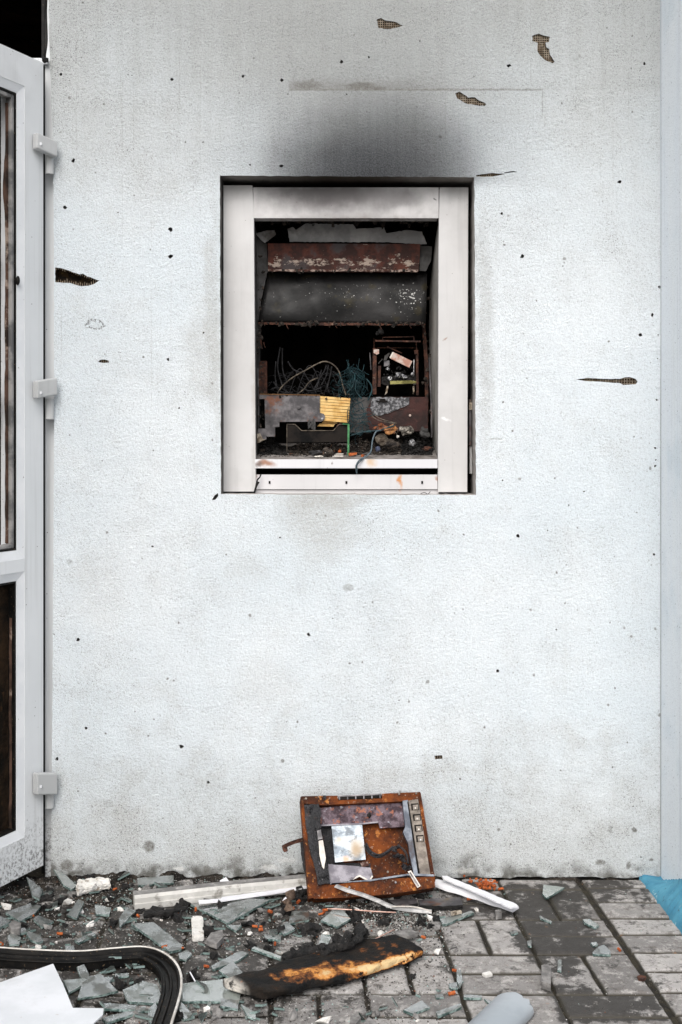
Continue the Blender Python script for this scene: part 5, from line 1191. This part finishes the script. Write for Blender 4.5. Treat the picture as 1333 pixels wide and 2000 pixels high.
# small fallen slips of white
for (f, pts, lab) in [(c4, [(93,105),(105,103),(132,122),(120,128)], 'tiny white paper scrap on the dirt beneath the door'), (c4, [(1145,165),(1178,152),(1198,168),(1160,176)], 'white paper scrap behind the long dirty trim'),
                      (c5, [(405,212),(422,198),(430,205),(415,218)], 'tiny white flake left of the rusty panel foot'), (c4, [(988,650),(992,648),(1020,680),(1015,682)], 'tiny white sliver on a paver right of the seal')]:
    gprism('paper_scrap', [f(*p) for p in pts], M_WHITE, .002, lab, 'paper scrap', tilt=(12, 4), z=.02)
# brown and grey flat chips with their own places
gprism('stone_chip', [c6(*p) for p in [(600,600),(635,593),(650,615),(648,700),(600,685)]], M_STONE, .016, 'brownish upright stone chip at the left edge of the dark stain', 'stone chip', bevel=.002, z=.0, amp=.4)
gprism('stone_chip', [c6(*p) for p in [(358,312),(390,308),(394,330),(362,335)]], M_STONE, .014, 'small grey stone under the tip of the white plank', 'stone chip', bevel=.002, z=0, amp=.4)
gprism('rust_flake', [c6(*p) for p in [(1098,655),(1115,650),(1145,658),(1130,675),(1105,668)]], M_RUSTDK, .006, 'dark red flake on a paver by the mossy joint', 'flake', z=.0, amp=.6)
gprism('stone_chip', [c6(*p) for p in [(290,640),(330,630),(345,645),(310,655)]], M_FOAMW, .006, 'pale crumb on the joint below the two square pavers', 'stone chip', z=0, amp=.5)
gprism('stone_chip', [c5(*p) for p in [(825,850),(855,815),(895,840),(893,870),(830,875)]], M_STONE, .014, 'pinkish stone chip at the bottom edge below the plank', 'stone chip', z=0, amp=.5, bevel=.002)
gprism('stone_chip', [c5(*p) for p in [(760,810),(800,800),(815,820),(790,850),(755,850)]], M_STONE, .012, 'grey stone chip at the bottom edge left of the pinkish one', 'stone chip', z=0, amp=.5, bevel=.002)
gprism('stone_chip', [c4(*p) for p in [(1075,470),(1100,430),(1160,415),(1165,450),(1130,490)]], M_STONE, .012, 'grey stone chip right of the small white block', 'stone chip', z=.008, amp=.5, bevel=.002)
gprism('stone_chip', [c4(*p) for p in [(45,385),(75,365),(110,380),(105,410),(60,412)]], M_STONE, .016, 'rounded grey stone at the far left below the broad shard', 'stone chip', z=.008, amp=.5, bevel=.004)
gprism('stone_chip', [c5(*p) for p in [(990,370),(1060,358),(1115,375),(1070,390),(1000,388)]], M_STONE, .010, 'long grey chip between the gravel and the charred plank', 'stone chip', z=.01, amp=.5, bevel=.002)
# white foam chunk and small white block
def block(name, base, h, mat, label, cat, amp=.0012, bevel=.003, z=.006, cuts=6):
    f_ = [G(x, y, z) for x, y in base]; bm = bmesh.new(); vb = [bm.verts.new(v) for v in f_]; vt = [bm.verts.new(v + Vector((0, 0, h))) for v in f_]; n = len(f_)
    bm.faces.new(vb[::-1]); bm.faces.new(vt)
    for i in range(n): bm.faces.new((vb[i], vb[(i+1) % n], vt[(i+1) % n], vt[i]))
    bmesh.ops.bevel(bm, geom=bm.edges[:], offset=bevel, segments=2, affect='EDGES'); bmesh.ops.triangulate(bm, faces=bm.faces[:])
    for _ in range(cuts):
        es = [e for e in bm.edges if e.calc_length() > .008]
        if not es: break
        bmesh.ops.subdivide_edges(bm, edges=es, cuts=1); bmesh.ops.triangulate(bm, faces=bm.faces[:])
    for v in bm.verts:
        q = v.co; v.co = q + Vector((mn.fractal(q*60, 1, 2, 3), mn.fractal(q*60+Vector((7,7,7)), 1, 2, 3), mn.fractal(q*60+Vector((3,9,1)), 1, 2, 3))) * amp
    vs = [v.co.copy() for v in bm.verts]; bm.verts.index_update(); fs = [[v.index for v in f.verts] for f in bm.faces]; bm.free()
    m = MB(); m.add(vs, fs); return tag(m.obj(name, mat), label, cat)
block('foam_chunk', [(150,1751),(216,1737),(214,1727),(150,1733)], .022, M_FOAMW, 'broken off white foam chunk lying at the left foot of the wall', 'foam chunk', amp=.006, z=.008)
block('white_block', [(376,1842),(399,1840),(397,1800),(374,1801)], .016, M_FOAMW, 'small upright white block on the pavers in front of the trim', 'block', amp=.001, z=.004)
# long dirty trim with a lighter strip
def beam(name, a, b, w_, h_, mats, label, cat, grooves=True, z=.0, lift=(0, 0)):
    A0, B0 = G(*a, z), G(*b, z); A0.z += lift[0]; B0.z += lift[1]
    prof = [(-w_/2, 0), (w_/2, 0), (w_/2, h_*.42), (w_/2-.004, h_*.46), (w_/2-.004, h_*.8), (w_/2-.010, h_), (-w_/2, h_)]
    if (B0-A0).cross(Vector((0, 0, 1))).y > 0: prof = [(-p[0], p[1]) for p in prof][::-1]; flip = True
    else: flip = False
    m = MB(); n = len(prof)
    def mi_(k): i0 = k; return 1 if (prof[k][1] > h_*.95 and prof[(k+1) % n][1] > h_*.95) else 0
    m.sweep([A0, (A0+B0)/2 + Vector((0, 0, .002)), B0], prof, mi_, sm=4); return tag(m.obj(name, mats), label, cat)
beam('dirty_trim', (262, 1773), (600, 1738), .040, .036, [M_TRIM, M_TRIMTOP], 'long weathered white trim lying along the foot of the wall', 'trim', z=.004)
gprism('white_strip', [(388,1758),(432,1755),(434,1752),(560,1735),(598,1728),(600,1734),(560,1741),(430,1760),(389,1764)], M_WHITE, .003, 'thin bright white strip lying along the front of the dirty trim', 'strip', z=.018, amp=.3)
# white split plank on the right
wpz = .012
m = MB(); A0, A1 = G(852, 1727, .014), G(1008, 1778, .008)
u = (A1-A0).normalized(); s_ = Vector((0, 0, 1)).cross(u).normalized(); s_ = s_ if s_.y > 0 else -s_
prof_n = 9; vs = []
nn = 14
for i in range(nn+1):
    t = i/nn; c = A0 + (A1-A0)*t; wd = .030 - .006*t + (.002*math.sin(t*9))
    for k in range(prof_n):
        a_ = math.pi*k/(prof_n-1); vs.append(c + s_*(-math.cos(a_)*wd*.62) + Vector((0, 0, math.sin(a_)*.014 + .001*math.sin(i*1.7+k))))
fs = [(i*prof_n+k, i*prof_n+k+1, (i+1)*prof_n+k+1, (i+1)*prof_n+k) for i in range(nn) for k in range(prof_n-1)] + [tuple(range(prof_n)), tuple(nn*prof_n+k for k in reversed(range(prof_n)))] + [(i*prof_n, (i+1)*prof_n, (i+1)*prof_n+prof_n-1, i*prof_n+prof_n-1) for i in range(nn)]
m.add(vs, fs); tag(m.obj('white_plank', M_WHITE), 'split white plastic trim lying right of the rusty panel', 'plank')
gprism('white_strip', [c6(*p) for p in [(80,150),(110,150),(262,205),(470,280),(478,292),(440,300),(255,225),(90,165)]], M_WHITE, .004, 'loose white cover strip lying on top of the split white trim', 'strip', z=.030, amp=.5, tilt=(0, 3))
# dark wet board in front of the plank
gprism('dark_board', [c5(*p) for p in [(1115,205),(1333,192),(1345,232),(1240,240),(1120,235)]], [M_STEEL, M_CHAR], .010, 'dark sooty board lying under the white trim', 'board', z=.004, amp=.6)
gprism('wood_splinter', [c5(*p) for p in [(1280,268),(1333,258),(1340,266),(1285,278)]], M_CREAM, .006, 'short tan splinter in front of the dark board', 'splinter', z=.012, amp=.3)
gprism('dark_board', [c5(*p) for p in [(955,205),(1100,200),(1110,225),(1000,240)]], [M_STEEL, M_CHAR], .008, 'short grey board lying in front of the rusty panel', 'board', z=.008, amp=.6)
# metal strip trailing from the panel, wires
m = MB(); pts = [PP(455,757,.05), PP(540,790,.07), G(*c3(640,820), .045), G(*c3(750,862), .035), G(*c3(850,905), .026), G(*c3(960,925), .018), G(*c3(1130,940), .014)]
m.sweep(pts, [(-.006,-.0006),(.006,-.0006),(.007,.0012),(0,.0030),(-.006,.0012)], sm=6, up=(0, -.55, 1)); tag(m.obj('metal_strip', simple('dull_alloy', (.26, .255, .25), (.42, .41, .40), 40, .45, .4), smooth=False), 'bent dull metal strip trailing from the panel over the rubble', 'metal strip')
m = MB(); m.sweep([G(*c3(850,905), .03), G(*c3(1000,905), .022), G(*c3(1130,938), .016)], [(-.002,-.0006),(.002,-.0006),(.002,.0014),(-.002,.0014)], sm=5); tag(m.obj('metal_strip', M_CREAMW), 'thin pale strip ending beside the bent metal strip', 'metal strip')
m = MB(); m.tube([G(*c3(395,918), .030), G(*c3(560,925), .030), G(*c3(740,938), .028), G(*c3(880,945), .024)], .0017, 6); tag(m.obj('copper_wire', M_COPPER, smooth=True), 'straight pinkish copper wire in front of the panel', 'wire')
m = MB(); m.tube([G(*c5(880,415), .02), G(*c5(940,385), .024), G(*c5(985,362), .022)], .0014, 6); tag(m.obj('copper_wire', M_COPPER, smooth=True), 'short copper wire poking up behind the charred plank', 'wire')
# charred stick
m = MB(); pts = [G(*c5(420,520), .02), G(*c5(500,490), .025), G(*c5(580,480), .03), G(*c5(660,465), .035), G(*c5(740,440), .045), G(*c5(800,400), .05), G(*c5(810,350), .05)]
m.tube(pts, .013, 10, sm=6, r2=.010); 
for k in range(16):
    i = rg.randrange(len(pts)-1); t = rg.random(); p = pts[i]*(1-t) + pts[i+1]*t; m.lump(p + Vector((rg.uniform(-.015, .015), rg.uniform(-.015, .015), rg.uniform(-.01, .012))), rg.uniform(.006, .013), amp=.8, sub=2)
for v in m.v: v += Vector((mn.fractal(v*50, 1, 2, 3), mn.fractal(v*50+Vector((5,5,5)), 1, 2, 3), mn.fractal(v*50+Vector((9,9,9)), 1, 2, 3)))*.006
tag(m.obj('charred_stick', M_CHAR), 'crooked black charred stick lying behind the plank', 'stick')
m = MB(); pts = [G(*c4(760,335), .015), G(*c4(860,325), .02), G(*c4(960,310), .015)]; m.tube(pts, .010, 8, sm=5, r2=.006)
for v in m.v: v += Vector((mn.fractal(v*60, 1, 2, 3),)*3)*.005
tag(m.obj('charred_stick', M_CHAR), 'thin black charred stick under the dirty trim', 'stick')
m = MB(); pts = [G(*c5(455,170), .03), G(*c5(430,230), .03), G(*c5(440,260), .02)]; m.tube(pts, .010, 8, sm=5, r2=.006)
for v in m.v: v += Vector((mn.fractal(v*50, 1, 2, 3), mn.fractal(v*50+Vector((5,5,5)), 1, 2, 3), 0))*.012
tag(m.obj('burnt_rag', simple('burnt_rag', (.05, .03, .02), (.13, .09, .065), 30, .9)), 'crumpled brown burnt rag left of the rusty panel foot', 'rag')
# charred plank
E0, E1 = G(478, 1936, .02), G(800, 1846, .02)
cen = (E0+E1)/2; cen.z = 0; ax = (E1-E0); ax.z = 0; L = ax.length; ax.normalize(); ay = Vector((-ax.y, ax.x, 0))
nu, nv = 110, 34; vs = []; top = {}
def plank_pt(u, a):      # u in -1..1 along, a angle index of rounded box section
    hw = .066 * (1 - .08*u) ; x = u * (L/2 + .01)
    return x, hw
m = MB()
for i in range(nu+1):
    u = -1 + 2*i/nu; taper = min(1, (1-abs(u))*14 + .55)
    for k in range(nv):
        a_ = 2*math.pi*k/nv; ca_, sa_ = math.cos(a_), math.sin(a_)
        sx = math.copysign(abs(ca_)**.35, ca_); sz = math.copysign(abs(sa_)**.5, sa_)
        hw = (.064 + .007*math.sin(u*3+1)) * taper; y = sx*hw
        zt = .015 + sz*.0125*taper + .008*(1-u)*.3
        x = u*(L/2+.005) + (-y*.55 if u < -.8 else 0) * max(0, (-u-.8)/.2) + (.0 if u < .85 else 0)
        q = Vector((x*14, y*22, zt*30))
        dsp = mn.fractal(q, 1, 2, 5)
        zt += .005*dsp if sa_ > 0 else 0
        yy = y + .006*mn.fractal(q*1.4+Vector((4,4,4)), 1, 2, 5) - (.012*max(0, mn.noise(Vector((x*18, 3, 1)))) if ca_ < 0 else 0)*-1
        vs.append(Vector((x + .003*mn.noise(q*2), yy, max(zt, .001))))
fs = [(i*nv+k, i*nv+(k+1) % nv, (i+1)*nv+(k+1) % nv, (i+1)*nv+k) for i in range(nu) for k in range(nv)] + [tuple(reversed(range(nv))), tuple(nu*nv+k for k in range(nv))]
m.add(vs, fs); po = m.obj('charred_plank', M_PLANK, origin=(0, 0, 0), smooth=True); po.location = (cen.x, cen.y, .004); po.rotation_euler = (R(0), 0, math.atan2(ax.y, ax.x))
tag(po, 'charred black foam plank with scorched golden patches lying on the pavers', 'plank')
# rubber seal in a bend
pts = [G(*c4(*p), .018) for p in [(-260,545),(-120,552),(0,560),(150,570),(400,578),(600,562),(740,555),(830,590),(885,655),(895,740),(875,830),(850,906),(815,1010),(760,1110)]]
m = MB(); w_ = .019
prof = [(-w_, -.014), (-w_, .014), (-w_*.75, .015), (-w_*.6, .006), (-w_*.1, .005), (0, .010), (w_*.2, .009), (w_*.3, .003), (w_*.7, .003), (w_*.78, .008), (w_, .007), (w_, -.014)]
m.sweep(pts, prof, sm=8)
SE = thing('rubber_seal', (pts[5].x, pts[5].y, 0), 'bent black rubber window seal with pale rim at the bottom left', 'seal')
m.obj('seal_body', M_RUBBER, SE)
for sgn in (-1, 1):
    m = MB(); 
    pa = smooth_path(pts, 8); off = []
    for i, p in enumerate(pa):
        t = (pa[min(i+1, len(pa)-1)] - pa[max(i-1, 0)]).normalized(); a_ = t.cross(Vector((0, 0, 1))).normalized(); off.append(p + a_*sgn*(w_ + .002) + Vector((0, 0, .013 if sgn < 0 else .005)))
    m.tube(off, .0032 if sgn < 0 else .002, 6, sm=1); m.obj('pale_rim' if sgn < 0 else 'inner_rim', M_PALE if sgn < 0 else M_RUBBER, SE, smooth=True)
# white sheet at the bottom left
m = MB(); P_ = [c4(*p) for p in [(-300,760),(0,690),(278,592),(330,700),(380,822),(542,824),(535,860),(490,900),(470,960),(-300,1010)]]
f_ = [G(x, y, .040) for i, (x, y) in enumerate(P_)]; m.prism(f_, [v - Vector((0, 0, .003)) for v in f_]); tag(m.obj('white_sheet', M_SHEET), 'smooth white plastic sheet lying at the bottom left corner', 'sheet')
# grey pipe piece
m = MB(); a0 = G(1007, 1948, .030); a1 = G(890, 2062, .030); u = (a1-a0); u.normalize(); s_ = Vector((0, 0, 1)).cross(u).normalized()
rad, th = .047, .003; nn, ns = 26, 30; Ltot = (a1-a0).length
def ppt(i, k, r):
    t = i/nn; a_ = R(-15) + (R(210))*k/ns; edge = 0
    c = a0 + u*(t*Ltot); 
    if i == 0: c = c + u*(.012*mn.noise(Vector((k*.5, 0, 3))) + .012*abs(math.cos(a_)))
    rr = r*(1 + .03*math.sin(a_*2))
    return c + s_*math.cos(a_)*rr + Vector((0, 0, math.sin(a_)*rr*.62 - .018))
for r, fl in ((rad, 0), (rad-th, 1)):
    vs = [ppt(i, k, r) for i in range(nn+1) for k in range(ns+1)]; fs = [(i*(ns+1)+k, i*(ns+1)+k+1, (i+1)*(ns+1)+k+1, (i+1)*(ns+1)+k) for i in range(nn) for k in range(ns)]
    m.add(vs, fs)
o_ = [ppt(0, k, rad) for k in range(ns+1)]; i_ = [ppt(0, k, rad-th) for k in range(ns+1)]; m.add(o_ + i_, [(k, k+1, ns+1+k+1, ns+1+k) for k in range(ns)])
tag(m.obj('grey_pipe', M_GPIPE, smooth=True), 'broken piece of smooth grey plastic pipe at the bottom edge', 'pipe')
print('objects', len(bpy.data.objects))
